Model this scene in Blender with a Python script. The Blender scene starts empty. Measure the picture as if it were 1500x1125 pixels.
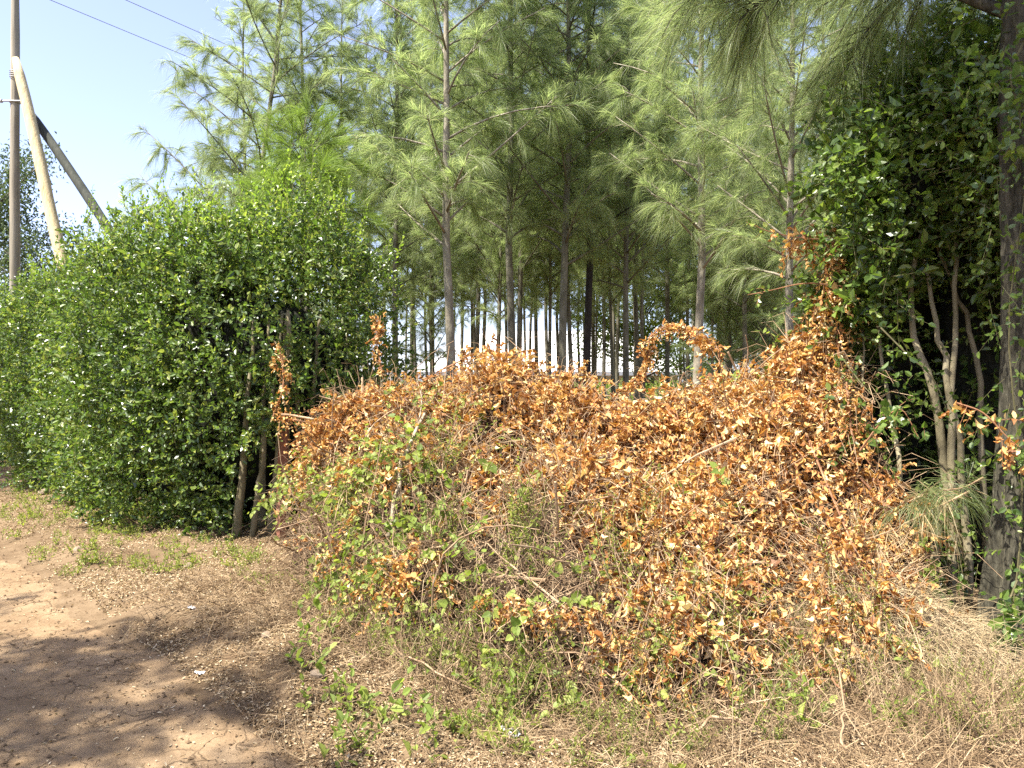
import bpy, math
import numpy as np
from mathutils import Vector

SC = bpy.context.scene
COL = SC.collection
PI = math.pi

# ------------------------------------------------------------------ camera
cam_d = bpy.data.cameras.new('camera')
cam_d.sensor_width = 36.0
cam_d.lens = 28.25
cam_d.clip_start = 0.05
cam_d.clip_end = 2000
cam = bpy.data.objects.new('camera', cam_d)
COL.objects.link(cam)
cam.location = (0, 0, 1.6)
cam.rotation_euler = (math.radians(90), 0, 0)
SC.camera = cam

# ------------------------------------------------------------------ light
SUN_FROM = Vector((-0.82, -0.48, 0)).normalized()       # where the sun stands, seen from above
SUN_EL = math.radians(60)
world = bpy.data.worlds.new('World')
SC.world = world
world.use_nodes = True
wn = world.node_tree
bg = wn.nodes['Background']
sky = wn.nodes.new('ShaderNodeTexSky')
sky.sky_type = 'NISHITA'
sky.sun_disc = False
sky.sun_elevation = SUN_EL
sky.sun_rotation = math.atan2(SUN_FROM.x, SUN_FROM.y)
sky.altitude = 1600
sky.air_density = 1.0
sky.dust_density = 6.0
sky.ozone_density = 3.0
hsv = wn.nodes.new('ShaderNodeHueSaturation')
hsv.inputs['Saturation'].default_value = .85
wn.links.new(sky.outputs[0], hsv.inputs['Color'])
tint = wn.nodes.new('ShaderNodeMix'); tint.data_type = 'RGBA'; tint.blend_type = 'MULTIPLY'; tint.inputs[0].default_value = 1
tint.inputs[7].default_value = (1.06, .98, 1.06, 1)
wn.links.new(hsv.outputs[0], tint.inputs[6])
wn.links.new(tint.outputs[2], bg.inputs['Color'])
bg.inputs['Strength'].default_value = 0.12
sd = bpy.data.lights.new('sun', 'SUN')
sd.energy = 5.0
sd.angle = math.radians(0.53)
sd.color = (1.0, 0.95, 0.86)
sun = bpy.data.objects.new('sun', sd)
COL.objects.link(sun)
to_sun = Vector((SUN_FROM.x * math.cos(SUN_EL), SUN_FROM.y * math.cos(SUN_EL), math.sin(SUN_EL)))
sun.rotation_euler = to_sun.to_track_quat('Z', 'Y').to_euler()
sun.location = (-20, -10, 40)

SC.view_settings.view_transform = 'Standard'
SC.view_settings.look = 'None'
SC.view_settings.gamma = 1
SC.view_settings.exposure = 1.72
SC.cycles.max_bounces = 5
SC.cycles.diffuse_bounces = 3
SC.cycles.glossy_bounces = 2
SC.cycles.transmission_bounces = 5
SC.cycles.transparent_max_bounces = 4
SC.cycles.caustics_reflective = False
SC.cycles.caustics_refractive = False
SC.cycles.sample_clamp_indirect = 6
SC.cycles.use_denoising = False
SC.cycles.denoising_prefilter = 'ACCURATE'

# ------------------------------------------------------------------ numeric helpers
def RNG(s): return np.random.default_rng(s)
def nrm(v): return v / np.maximum(np.linalg.norm(v, axis=-1, keepdims=True), 1e-9)
def smooth(a, b, x):
    t = np.clip((x - a) / (b - a), 0, 1)
    return t * t * (3 - 2 * t)

def _hash(ix, iy, iz, seed):
    n = (ix.astype(np.int64) * 374761393 + iy.astype(np.int64) * 668265263 + iz.astype(np.int64) * 2147483647 + seed * 144665) & 0x7fffffff
    n = ((n ^ (n >> 13)) * 1274126177) & 0x7fffffff
    return ((n ^ (n >> 16)) & 0xffff) / 65535.0

def vnoise(x, y, z, seed=0):
    """smooth value noise in -1..1"""
    x, y, z = np.broadcast_arrays(np.asarray(x, float), np.asarray(y, float), np.asarray(z, float))
    fx, fy, fz = np.floor(x), np.floor(y), np.floor(z)
    ux, uy, uz = x - fx, y - fy, z - fz
    ux, uy, uz = [u * u * (3 - 2 * u) for u in (ux, uy, uz)]
    r = 0
    for a in (0, 1):
        for b in (0, 1):
            for c in (0, 1):
                w = (ux if a else 1 - ux) * (uy if b else 1 - uy) * (uz if c else 1 - uz)
                r = r + w * _hash(fx + a, fy + b, fz + c, seed)
    return r * 2 - 1

def rand_dir(r, n): return nrm(r.normal(size=(n, 3)))

class Acc:
    """collects vertices and faces of one mesh"""
    def __init__(s): s.v, s.f, s.n = [], {}, 0
    def add(s, verts, faces_by_size):
        verts = np.asarray(verts, float).reshape(-1, 3)
        s.v.append(verts)
        for k, f in faces_by_size.items():
            f = np.asarray(f, np.int64).reshape(-1, k)
            s.f.setdefault(k, []).append(f + s.n)
        s.n += len(verts)
        return s
    def mesh(s, name, mat, smooth_shade=False):
        me = bpy.data.meshes.new(name)
        V = np.concatenate(s.v) if s.v else np.zeros((0, 3))
        me.vertices.add(len(V))
        me.vertices.foreach_set('co', V.astype(np.float32).ravel())
        fl = [(k, np.concatenate(a)) for k, a in s.f.items()]
        nl = sum(k * len(a) for k, a in fl)
        nf = sum(len(a) for k, a in fl)
        me.loops.add(nl)
        me.loops.foreach_set('vertex_index', np.concatenate([a.ravel() for k, a in fl]).astype(np.int32))
        me.polygons.add(nf)
        starts = np.zeros(nf, np.int64); p = 0; q = 0
        for k, a in fl:
            starts[q:q + len(a)] = p + np.arange(len(a)) * k
            p += k * len(a); q += len(a)
        me.polygons.foreach_set('loop_start', starts.astype(np.int32))
        me.materials.append(mat)
        me.update(calc_edges=True)
        me.polygons.foreach_set('use_smooth', np.full(nf, smooth_shade))
        return me

def tubes(acc, P, R, sides=3):
    """P (N,K,3) polylines, R (N,K) radii"""
    P = np.asarray(P, float); R = np.asarray(R, float)
    N, K, _ = P.shape
    T = np.empty_like(P)
    T[:, 1:-1] = P[:, 2:] - P[:, :-2] if K > 2 else 0
    T[:, 0] = P[:, 1] - P[:, 0]; T[:, -1] = P[:, -1] - P[:, -2]
    T = nrm(T)
    D = nrm(P[:, -1] - P[:, 0] + 1e-6)
    ref = np.where(np.abs(D[:, 2:3]) < 0.8, np.array([[0, 0, 1.0]]), np.array([[1.0, 0, 0]]))[:, None, :]
    A = nrm(np.cross(T, np.broadcast_to(ref, T.shape)))
    B = np.cross(T, A)
    ang = np.arange(sides) * 2 * PI / sides
    V = P[:, :, None, :] + R[:, :, None, None] * (A[:, :, None, :] * np.cos(ang)[None, None, :, None] + B[:, :, None, :] * np.sin(ang)[None, None, :, None])
    idx = np.arange(N * K * sides).reshape(N, K, sides)
    a = idx[:, :-1, :]; b = np.roll(idx, -1, 2)[:, :-1, :]
    c = np.roll(idx, -1, 2)[:, 1:, :]; d = idx[:, 1:, :]
    F = {4: np.stack([a, b, c, d], -1).reshape(-1, 4)}
    capf = np.concatenate([idx[:, -1, :], idx[:, 0, ::-1]])
    if sides == 4: F[4] = np.concatenate([F[4], capf])
    else: F[sides] = capf
    acc.add(V, F)
    return acc

def curve(pts, n):
    """smooth polyline through pts with n points (Catmull-Rom)"""
    p = np.asarray(pts, float)
    q = np.concatenate([[2 * p[0] - p[1]], p, [2 * p[-1] - p[-2]]])
    t = np.linspace(0, len(p) - 1 - 1e-6, n); i = t.astype(int); u = (t - i)[:, None]
    a, b, c, d = q[i], q[i + 1], q[i + 2], q[i + 3]
    return 0.5 * (2 * b + (c - a) * u + (2 * a - 5 * b + 4 * c - d) * u ** 2 + (3 * b - a - 3 * c + d) * u ** 3)

# leaf templates: along, across, up; faces
LEAF = (np.array([(0, 0, 0), (.28, .42, .10), (.68, .40, .08), (1, 0, -.10), (.68, -.40, .08), (.28, -.42, .10)]), {4: [(0, 1, 2, 3), (0, 3, 4, 5)]})
DRY = (np.array([(0, 0, 0), (.30, .36, .22), (.70, .34, .12), (1, .05, -.32), (.70, -.38, .20), (.28, -.34, .16), (.5, 0, -.04)]),
       {3: [(0, 1, 6), (0, 6, 5)], 4: [(6, 1, 2, 3), (6, 3, 4, 5)]})
ROLL = (np.array([(0, 0, 0), (.25, .30, .30), (.70, .22, .26), (.95, .08, -.45), (.72, -.26, .30), (.26, -.28, .24), (.5, 0, -.10)]),
        {3: [(0, 1, 6), (0, 6, 5)], 4: [(6, 1, 2, 3), (6, 3, 4, 5)]})
DIAM = (np.array([(0, 0, 0), (.48, .45, .10), (1, 0, -.06), (.48, -.45, .10)]), {4: [(0, 1, 2, 3)]})
HEART = (np.array([(0, 0, 0), (-.12, .30, .05), (.18, .56, .06), (.55, .42, .02), (1, 0, -.14), (.55, -.42, .02), (.18, -.56, .06), (-.12, -.30, .05), (.35, 0, -.06)]),
         {3: [(8, 0, 1), (8, 7, 0)], 4: [(8, 1, 2, 3), (8, 5, 6, 7)], 5: [(8, 3, 4, 5, 5)]})
HEART[1].pop(5); HEART[1][3] = [(8, 0, 1), (8, 7, 0), (8, 3, 4), (8, 4, 5)]

def leaves(acc, pos, d, n, L, W, tpl=LEAF, curl=None):
    d = nrm(d); s = nrm(np.cross(d, n)); n = np.cross(s, d)
    T, F = tpl
    N, K = len(pos), len(T)
    c = np.ones(N) if curl is None else curl
    V = (pos[:, None, :] + (L[:, None] * T[None, :, 0])[..., None] * d[:, None, :]
         + (W[:, None] * T[None, :, 1])[..., None] * s[:, None, :]
         + ((L * c)[:, None] * T[None, :, 2])[..., None] * n[:, None, :])
    off = (np.arange(N) * K)[:, None, None]
    acc.add(V, {k: np.asarray(f)[None] + off for k, f in F.items()})

def sprigs(r, la, ta, base, d, L, nl, ll, lw, droop=0.2, ang=1.0, tpl=LEAF, twig_r=0.0025, jit=0.25, start=0.15, curl=(0.5, 1.5), upn=0.5, hang=0.0):
    """leafy shoots: leaves into la, twigs into ta"""
    N = len(base); d = nrm(d)
    L = np.broadcast_to(np.asarray(L, float), (N,))
    own = r.uniform(.6, 1.1, N) + .5 * r.uniform(0, 1, N) ** 4
    side = nrm(np.cross(d, rand_dir(r, N)))
    def pt(t):
        return base + d * (L * t)[:, None] + side * (L * 0.18 * t * t)[:, None] * r.choice([1.0]) + np.array([0, 0, -1.0]) * (droop * L * t * t)[:, None]
    if ta is not None:
        ts = np.array([0, .5, 1.0])
        P = np.stack([pt(np.full(N, t)) for t in ts], 1)
        R = np.broadcast_to(twig_r * np.array([1.0, .75, .35]), (N, 3))
        tubes(ta, P, R, 3)
    u = nrm(np.cross(d, np.array([0.13, 0.31, 0.94]))); v = np.cross(d, u)
    ph0 = r.uniform(0, 2 * PI, N)
    for k in range(nl):
        t = np.clip(start + (1 - start) * (k + r.uniform(-.3, .3, N)) / max(nl - 1, 1), 0, 1)
        p = pt(t)
        ax = nrm(d + np.array([0, 0, -1.0]) * (2 * droop * t)[:, None])
        ph = ph0 + k * 2.4
        rad = u * np.cos(ph)[:, None] + v * np.sin(ph)[:, None]
        a = ang * (1 - 0.45 * t)
        ld = nrm(ax * np.cos(a)[:, None] + rad * np.sin(a)[:, None] + r.normal(size=(N, 3)) * jit)
        ln = nrm(ax * np.sin(a)[:, None] - rad * np.cos(a)[:, None] + np.array([0, 0, upn]) + r.normal(size=(N, 3)) * jit)
        s = own * r.uniform(.65, 1.25, N) * (1 - 0.35 * t)
        if hang: ld = nrm(ld + np.array([0, 0, -hang]))
        leaves(la, p, ld, ln, ll * s, lw * s, tpl, r.uniform(curl[0], curl[1], N))

# ------------------------------------------------------------------ materials
def new_mat(name):
    m = bpy.data.materials.new(name); m.use_nodes = True
    nt = m.node_tree; nt.nodes.clear()
    out = nt.nodes.new('ShaderNodeOutputMaterial')
    return m, nt, out

def ramp(nt, cols, pos=None, interp='LINEAR'):
    n = nt.nodes.new('ShaderNodeValToRGB'); cr = n.color_ramp; cr.interpolation = interp
    k = len(cols); pos = pos or [i / max(k - 1, 1) for i in range(k)]
    while len(cr.elements) < k: cr.elements.new(0.5)
    for e, c, p in zip(cr.elements, cols, pos): e.position = p; e.color = (*c, 1)
    return n

def leaf_mat(name, cols, pos=None, rough=0.45, trans=0.35, tcol=1.6, spec=0.4, patch=None, obj_var=0.0, tb=.6):
    """one colour per leaf from the ramp; thin leaves let light through"""
    m, nt, out = new_mat(name)
    geo = nt.nodes.new('ShaderNodeNewGeometry')
    rp = ramp(nt, cols, pos)
    val = geo.outputs['Random Per Island']
    if patch:                                    # drifts of colour through the plant, each leaf still its own
        tc = nt.nodes.new('ShaderNodeTexCoord')
        nz = nt.nodes.new('ShaderNodeTexNoise'); nz.inputs['Scale'].default_value = patch[0]; nz.inputs['Detail'].default_value = 2
        nt.links.new(tc.outputs['Object'], nz.inputs['Vector'])
        ma = nt.nodes.new('ShaderNodeMath'); ma.operation = 'MULTIPLY_ADD'
        ma.inputs[1].default_value = patch[1]; ma.inputs[2].default_value = -patch[1] * 0.5
        nt.links.new(nz.outputs['Fac'], ma.inputs[0])
        ad = nt.nodes.new('ShaderNodeMath'); ad.operation = 'ADD'; ad.use_clamp = True
        nt.links.new(ma.outputs[0], ad.inputs[0]); nt.links.new(val, ad.inputs[1])
        val = ad.outputs[0]
    nt.links.new(val, rp.inputs['Fac'])
    colr = rp.outputs['Color']
    if obj_var:
        oi = nt.nodes.new('ShaderNodeObjectInfo')
        hs = nt.nodes.new('ShaderNodeHueSaturation')
        mr = nt.nodes.new('ShaderNodeMapRange'); mr.inputs['To Min'].default_value = 1 - obj_var; mr.inputs['To Max'].default_value = 1 + obj_var
        nt.links.new(oi.outputs['Random'], mr.inputs['Value']); nt.links.new(mr.outputs[0], hs.inputs['Value'])
        nt.links.new(colr, hs.inputs['Color']); colr = hs.outputs['Color']
    pb = nt.nodes.new('ShaderNodeBsdfPrincipled')
    pb.inputs['Roughness'].default_value = rough
    pb.inputs['Specular IOR Level'].default_value = spec
    nt.links.new(colr, pb.inputs['Base Color'])
    if trans > 0:
        tr = nt.nodes.new('ShaderNodeBsdfTranslucent')
        mx = nt.nodes.new('ShaderNodeMix'); mx.data_type = 'RGBA'; mx.blend_type = 'MULTIPLY'; mx.inputs[0].default_value = 1
        nt.links.new(colr, mx.inputs[6]); mx.inputs[7].default_value = (tcol * 1.05, tcol * 1.1, tcol * tb, 1)
        nt.links.new(mx.outputs[2], tr.inputs['Color'])
        ms = nt.nodes.new('ShaderNodeMixShader'); ms.inputs[0].default_value = trans
        nt.links.new(pb.outputs[0], ms.inputs[1]); nt.links.new(tr.outputs[0], ms.inputs[2])
        nt.links.new(ms.outputs[0], out.inputs[0])
    else:
        nt.links.new(pb.outputs[0], out.inputs[0])
    return m

def noise_mat(name, cols, scale=8, stretch=(1, 1, 1), rough=0.85, bump=0.3, bscale=30, pos=None, detail=6, spec=0.2):
    m, nt, out = new_mat(name)
    tc = nt.nodes.new('ShaderNodeTexCoord'); mp = nt.nodes.new('ShaderNodeMapping'); mp.inputs['Scale'].default_value = stretch
    nt.links.new(tc.outputs['Object'], mp.inputs[0])
    nz = nt.nodes.new('ShaderNodeTexNoise'); nz.inputs['Scale'].default_value = scale; nz.inputs['Detail'].default_value = detail; nz.inputs['Roughness'].default_value = 0.65
    nt.links.new(mp.outputs[0], nz.inputs['Vector'])
    rp = ramp(nt, cols, pos or [0.3 + 0.4 * i / max(len(cols) - 1, 1) for i in range(len(cols))])
    nt.links.new(nz.outputs['Fac'], rp.inputs['Fac'])
    pb = nt.nodes.new('ShaderNodeBsdfPrincipled'); pb.inputs['Roughness'].default_value = rough; pb.inputs['Specular IOR Level'].default_value = spec
    nt.links.new(rp.outputs[0], pb.inputs['Base Color'])
    if bump:
        n2 = nt.nodes.new('ShaderNodeTexNoise'); n2.inputs['Scale'].default_value = bscale; n2.inputs['Detail'].default_value = 6
        nt.links.new(mp.outputs[0], n2.inputs['Vector'])
        bp = nt.nodes.new('ShaderNodeBump'); bp.inputs['Strength'].default_value = bump; bp.inputs['Distance'].default_value = 0.02
        nt.links.new(n2.outputs['Fac'], bp.inputs['Height']); nt.links.new(bp.outputs[0], pb.inputs['Normal'])
    nt.links.new(pb.outputs[0], out.inputs[0])
    return m

M = {}
M['hedge'] = leaf_mat('hedge_leaf', [(.042, .075, .018), (.078, .132, .026), (.13, .195, .038), (.26, .29, .07)], [0, .4, .75, 1], rough=.34, trans=.34, tcol=1.8, spec=.65, patch=(1.6, .5))
M['hedge_new'] = leaf_mat('new_hedge_leaf', [(.10, .17, .025), (.17, .25, .04), (.27, .33, .07)], rough=.4, trans=.42, tcol=1.8, spec=.5)
M['hedge_big'] = leaf_mat('glossy_leaf', [(.045, .08, .02), (.075, .125, .026), (.12, .185, .035), (.20, .26, .055)], rough=.33, trans=.40, tcol=1.9, spec=.6)
M['needle'] = leaf_mat('casuarina_needle', [(.11, .15, .066), (.165, .208, .088), (.22, .258, .115), (.295, .31, .15)], rough=.45, trans=.54, tcol=2.05, spec=.45, obj_var=.18, tb=.85)
M['needle_bright'] = leaf_mat('young_needle', [(.12, .19, .038), (.175, .25, .055), (.24, .31, .08)], rough=.55, trans=.40, tcol=1.4, spec=.25)
M['dead'] = leaf_mat('dead_leaf', [(.17, .068, .022), (.42, .185, .052), (.58, .325, .10), (.66, .44, .175), (.70, .57, .33)], [0, .28, .58, .84, 1], rough=.55, trans=.20, tcol=1.2, spec=.3, patch=(1.7, .65))
M['litter'] = leaf_mat('litter_leaf', [(.11, .065, .032), (.25, .165, .085), (.40, .30, .17), (.56, .46, .31)], rough=.75, trans=.1, tcol=1.1, spec=.15, patch=(1.0, .4))
M['vine'] = leaf_mat('vine_leaf', [(.11, .16, .03), (.20, .26, .05), (.31, .36, .085)], rough=.5, trans=.42, tcol=1.5, spec=.3)
M['weed'] = leaf_mat('weed_leaf', [(.14, .18, .035), (.23, .27, .055), (.34, .36, .09)], rough=.55, trans=.4, tcol=1.4, spec=.3)
M['dead_needle'] = leaf_mat('dry_needle', [(.22, .15, .07), (.36, .27, .14), (.50, .41, .24)], rough=.7, trans=.15, tcol=1.1, spec=.2)
M['far_leaf'] = leaf_mat('broad_leaf', [(.05, .075, .035), (.075, .11, .045), (.11, .15, .06)], rough=.5, trans=.3, spec=.4, obj_var=.15)
M['hedge_low'] = leaf_mat('garden_leaf', [(.12, .19, .03), (.19, .26, .05), (.28, .32, .07)], rough=.55, trans=.4, tcol=1.4)
M['twig'] = noise_mat('dry_twig', [(.13, .08, .045), (.28, .19, .11), (.46, .35, .22)], scale=6, bump=0.2, bscale=60)
M['twig_red'] = noise_mat('brown_twig', [(.12, .055, .03), (.24, .12, .06), (.38, .23, .13)], scale=5, bump=0.2, bscale=60)
M['twig_green'] = noise_mat('live_twig', [(.07, .06, .03), (.14, .13, .06)], scale=8, bump=0)
M['straw'] = noise_mat('straw', [(.14, .10, .052), (.31, .235, .13), (.52, .43, .27)], scale=9, bump=0)
M['stalk'] = noise_mat('trampled_stalk', [(.085, .052, .028), (.17, .112, .06), (.32, .23, .13), (.46, .36, .22)], scale=9, bump=0)
M['straw_pale'] = noise_mat('bleached_stick', [(.15, .115, .075), (.28, .225, .155), (.42, .35, .255)], scale=9, bump=.2, bscale=50)
M['bark'] = noise_mat('casuarina_bark', [(.07, .064, .045), (.14, .128, .09), (.24, .222, .165)], scale=9, stretch=(1, 1, .25), bump=.7, bscale=22)
M['bark_pale'] = noise_mat('pale_bark', [(.12, .105, .075), (.24, .21, .155), (.37, .34, .265)], scale=9, stretch=(1, 1, .4), bump=.6, bscale=22)
M['bark_char'] = noise_mat('charred_bark', [(.012, .010, .009), (.03, .024, .02), (.055, .042, .034)], scale=9, stretch=(1, 1, .3), bump=.6, bscale=22)
M['bark_furrow'] = noise_mat('furrowed_bark', [(.018, .016, .011), (.055, .050, .034), (.115, .105, .072)], scale=30, stretch=(1, 1, .22), bump=1.0, bscale=60)
M['stem'] = noise_mat('shrub_stem', [(.10, .085, .05), (.20, .17, .10), (.30, .26, .17)], scale=7, stretch=(1, 1, .4), bump=.5, bscale=30)
M['inner'] = noise_mat('core_shade', [(.005, .006, .004), (.012, .013, .008), (.025, .024, .015)], scale=16, bump=.5, bscale=30)  # near-black colour stands in for the shade inside the hedges
M['pole'] = noise_mat('weathered_pole', [(.15, .13, .095), (.26, .23, .17), (.36, .325, .25)], scale=5, stretch=(2, 2, .12), bump=.3, bscale=20)
M['pole_new'] = noise_mat('peeled_pole', [(.26, .18, .085), (.50, .40, .22), (.60, .50, .30)], scale=5, stretch=(3, 3, .35), bump=.4, bscale=16, pos=[.28, .42, .62])
M['pole_dark'] = noise_mat('tarred_pole', [(.03, .034, .026), (.05, .054, .042), (.085, .085, .065)], scale=5, stretch=(2, 2, .15), bump=.3, bscale=16)
M['post'] = noise_mat('post_wood', [(.12, .05, .03), (.24, .10, .06), (.33, .17, .11)], scale=6, stretch=(2, 2, .2), bump=.4, bscale=26)
M['metal'] = noise_mat('galvanised', [(.25, .25, .25), (.4, .4, .4)], scale=6, rough=.5, bump=0, spec=.5)
M['wire'] = noise_mat('wire', [(.10, .10, .10), (.16, .16, .16)], scale=6, rough=.5, bump=0)
M['roof'] = noise_mat('pale_roof', [(.52, .51, .48), (.66, .65, .62)], scale=1.6, stretch=(4, .3, 1), rough=.5, bump=0, spec=.4)
M['wall'] = noise_mat('plaster', [(.5, .48, .44), (.6, .58, .54)], scale=.8, rough=.9, bump=.1)
M['fascia'] = noise_mat('fascia', [(.22, .23, .25), (.3, .31, .33)], scale=1, rough=.7, bump=0)
M['glass'] = noise_mat('window_glass', [(.03, .035, .04), (.05, .055, .06)], scale=1, rough=.1, bump=0, spec=.6)
M['paper'] = noise_mat('white_scrap', [(.65, .65, .66), (.82, .82, .82)], scale=20, rough=.7, bump=.2)
M['clod'] = noise_mat('soil_crumb', [(.09, .058, .032), (.16, .108, .06), (.26, .19, .12)], scale=3, rough=.95, bump=0)
M['stone'] = noise_mat('field_stone', [(.13, .095, .062), (.21, .16, .11), (.28, .22, .16)], scale=14, rough=.9, bump=.5, bscale=30)

# ------------------------------------------------------------------ object helpers
def link(o, parent=None):
    COL.objects.link(o)
    if parent is not None: o.parent = parent
    return o
def tag(o, label=None, cat=None, group=None, kind=None):
    if label: o['label'] = label
    if cat: o['category'] = cat
    if group: o['group'] = group
    if kind: o['kind'] = kind
    return o
def thing(name, label, cat, loc=(0, 0, 0), rz=0.0, group=None):
    o = bpy.data.objects.new(name, None); o.empty_display_size = .2
    o.location = loc; o.rotation_euler = (0, 0, rz)
    link(o); return tag(o, label, cat, group)
def part(name, me, parent):
    return link(bpy.data.objects.new(name, me), parent)
def dup(src, loc, rz=0.0, scale=1.0, label=None, tilt=(0, 0)):
    r = src.copy(); COL.objects.link(r)
    r.location = loc; r.rotation_euler = (tilt[0], tilt[1], rz); r.scale = (scale,) * 3
    if label: r['label'] = label
    for ch in list(src.children):
        c = ch.copy(); COL.objects.link(c); c.parent = r
        for g in ch.children:
            d = g.copy(); COL.objects.link(d); d.parent = c
    return r

# ------------------------------------------------------------------ ground
RE0 = np.array([-2.02, 4.56]); RN = np.array([.75, .66]); RN = RN / np.linalg.norm(RN); RT = np.array([-RN[1], RN[0]])
def road_u(x, y): return (x - RE0[0]) * RN[0] + (y - RE0[1]) * RN[1]
def road_v(x, y): return (x - RE0[0]) * RT[0] + (y - RE0[1]) * RT[1]
def ground_z(x, y, road=False):
    x = np.asarray(x, float); y = np.asarray(y, float)
    u, v = road_u(x, y), road_v(x, y)
    uu = u + .16 * vnoise(v * 1.1, 0, 0, 3) + .07 * vnoise(v * 3.3, 0, 1, 4)
    near = np.exp(-(x * x + y * y) / 1600.0)
    z = .11 * smooth(-.15, .45, uu) + .05 * smooth(.5, 1.8, uu)
    z = z + near * (.035 * vnoise(x * .7, y * .7, 0, 5) + .018 * vnoise(x * 2.2, y * 2.2, 0, 6) * smooth(-.3, .2, uu) + .008 * vnoise(x * 6, y * 6, 0, 7))
    z = z - .03 * np.exp(-((uu + .9) / .45) ** 2) - .025 * np.exp(-((uu + 2.6) / .45) ** 2)
    if not road:
        z = z + near * .012 * vnoise(x * 14, y * 14, 0, 8) * smooth(-.1, .3, uu)
        z = z - .05 * smooth(-.12, -.35, uu) * smooth(-4.6, -4.3, u) * smooth(32, 31, v) * smooth(-9, -8, v)
    return z

def axis(lo, hi, step, out):
    a = np.arange(lo, hi, step)
    g = step * 1.25 ** np.arange(1, 60); c = np.cumsum(g)
    c = c[c < out]
    return np.concatenate([(lo - c)[::-1], a, a[-1] + c])
gx = axis(-9, 6, .055, 500); gy = axis(.8, 13, .055, 500)
X, Y = np.meshgrid(gx, gy, indexing='ij')
Z = ground_z(X, Y)
def grid_faces(nx, ny):
    i = np.arange(nx * ny).reshape(nx, ny)
    return np.stack([i[:-1, :-1], i[1:, :-1], i[1:, 1:], i[:-1, 1:]], -1).reshape(-1, 4)

def soil_mat(name, cols, cracks):
    m, nt, out = new_mat(name)
    L = nt.links.new
    tc = nt.nodes.new('ShaderNodeTexCoord')
    def noise(scale, detail=5, rough=.6):
        n = nt.nodes.new('ShaderNodeTexNoise'); n.inputs['Scale'].default_value = scale; n.inputs['Detail'].default_value = detail; n.inputs['Roughness'].default_value = rough
        L(tc.outputs['Object'], n.inputs['Vector']); return n
    n1, n2, n3 = noise(1.1, 6), noise(7, 6), noise(60, 5, .7)
    mx = nt.nodes.new('ShaderNodeMix'); mx.data_type = 'FLOAT'; mx.inputs[0].default_value = .45
    L(n1.outputs['Fac'], mx.inputs[2]); L(n2.outputs['Fac'], mx.inputs[3])
    mx2 = nt.nodes.new('ShaderNodeMix'); mx2.data_type = 'FLOAT'; mx2.inputs[0].default_value = .25
    L(mx.outputs[0], mx2.inputs[2]); L(n3.outputs['Fac'], mx2.inputs[3])
    rp = ramp(nt, cols, [.34, .44, .52, .64]); L(mx2.outputs[0], rp.inputs['Fac'])
    col = rp.outputs[0]
    pb = nt.nodes.new('ShaderNodeBsdfPrincipled'); pb.inputs['Roughness'].default_value = .95; pb.inputs['Specular IOR Level'].default_value = .1
    hsum = nt.nodes.new('ShaderNodeMath'); hsum.operation = 'MULTIPLY_ADD'; hsum.inputs[1].default_value = .6
    L(n3.outputs['Fac'], hsum.inputs[0]); L(n2.outputs['Fac'], hsum.inputs[2])
    height = hsum.outputs[0]
    if cracks:
        wv = nt.nodes.new('ShaderNodeVectorMath'); wv.operation = 'MULTIPLY_ADD'
        nw = noise(3.5, 4); wv.inputs[1].default_value = (.3, .3, 0)
        L(nw.outputs['Color'], wv.inputs[0]); L(tc.outputs['Object'], wv.inputs[2])
        crack = None
        for sc, w in ((5.0, .034), (11.5, .040)):
            vo = nt.nodes.new('ShaderNodeTexVoronoi'); vo.feature = 'DISTANCE_TO_EDGE'; vo.inputs['Scale'].default_value = sc
            mpz = nt.nodes.new('ShaderNodeMapping'); mpz.inputs['Scale'].default_value = (1, 1, .01)
            L(wv.outputs[0], mpz.inputs[0]); L(mpz.outputs[0], vo.inputs['Vector'])
            mr = nt.nodes.new('ShaderNodeMapRange'); mr.inputs['From Min'].default_value = 0; mr.inputs['From Max'].default_value = w
            mr.inputs['To Min'].default_value = 1; mr.inputs['To Max'].default_value = 0
            L(vo.outputs['Distance'], mr.inputs['Value'])
            ng = noise(1.9 if sc < 6 else 2.7, 3)
            mk = nt.nodes.new('ShaderNodeMapRange'); mk.inputs['From Min'].default_value = .45 if sc < 6 else .54; mk.inputs['From Max'].default_value = .62 if sc < 6 else .70
            L(ng.outputs['Fac'], mk.inputs['Value'])
            mu = nt.nodes.new('ShaderNodeMath'); mu.operation = 'MULTIPLY'; L(mr.outputs[0], mu.inputs[0]); L(mk.outputs[0], mu.inputs[1])
            if crack is None: crack = mu.outputs[0]
            else:
                mm = nt.nodes.new('ShaderNodeMath'); mm.operation = 'MAXIMUM'; L(crack, mm.inputs[0]); L(mu.outputs[0], mm.inputs[1]); crack = mm.outputs[0]
        cm = nt.nodes.new('ShaderNodeMix'); cm.data_type = 'RGBA'; L(crack, cm.inputs[0]); L(col, cm.inputs[6]); cm.inputs[7].default_value = (.085, .057, .034, 1)
        col = cm.outputs[2]
        sb = nt.nodes.new('ShaderNodeMath'); sb.operation = 'SUBTRACT'; L(height, sb.inputs[0]); L(crack, sb.inputs[1]); height = sb.outputs[0]
    L(col, pb.inputs['Base Color'])
    bp = nt.nodes.new('ShaderNodeBump'); bp.inputs['Strength'].default_value = .55; bp.inputs['Distance'].default_value = .02
    L(height, bp.inputs['Height']); L(bp.outputs[0], pb.inputs['Normal'])
    L(pb.outputs[0], out.inputs[0])
    return m
M['soil'] = soil_mat('verge_soil', [(.055, .036, .020), (.105, .070, .039), (.15, .104, .060), (.21, .152, .092)], False)
M['clay'] = soil_mat('road_clay', [(.13, .083, .045), (.18, .121, .068), (.228, .157, .090), (.295, .212, .128)], True)

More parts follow.
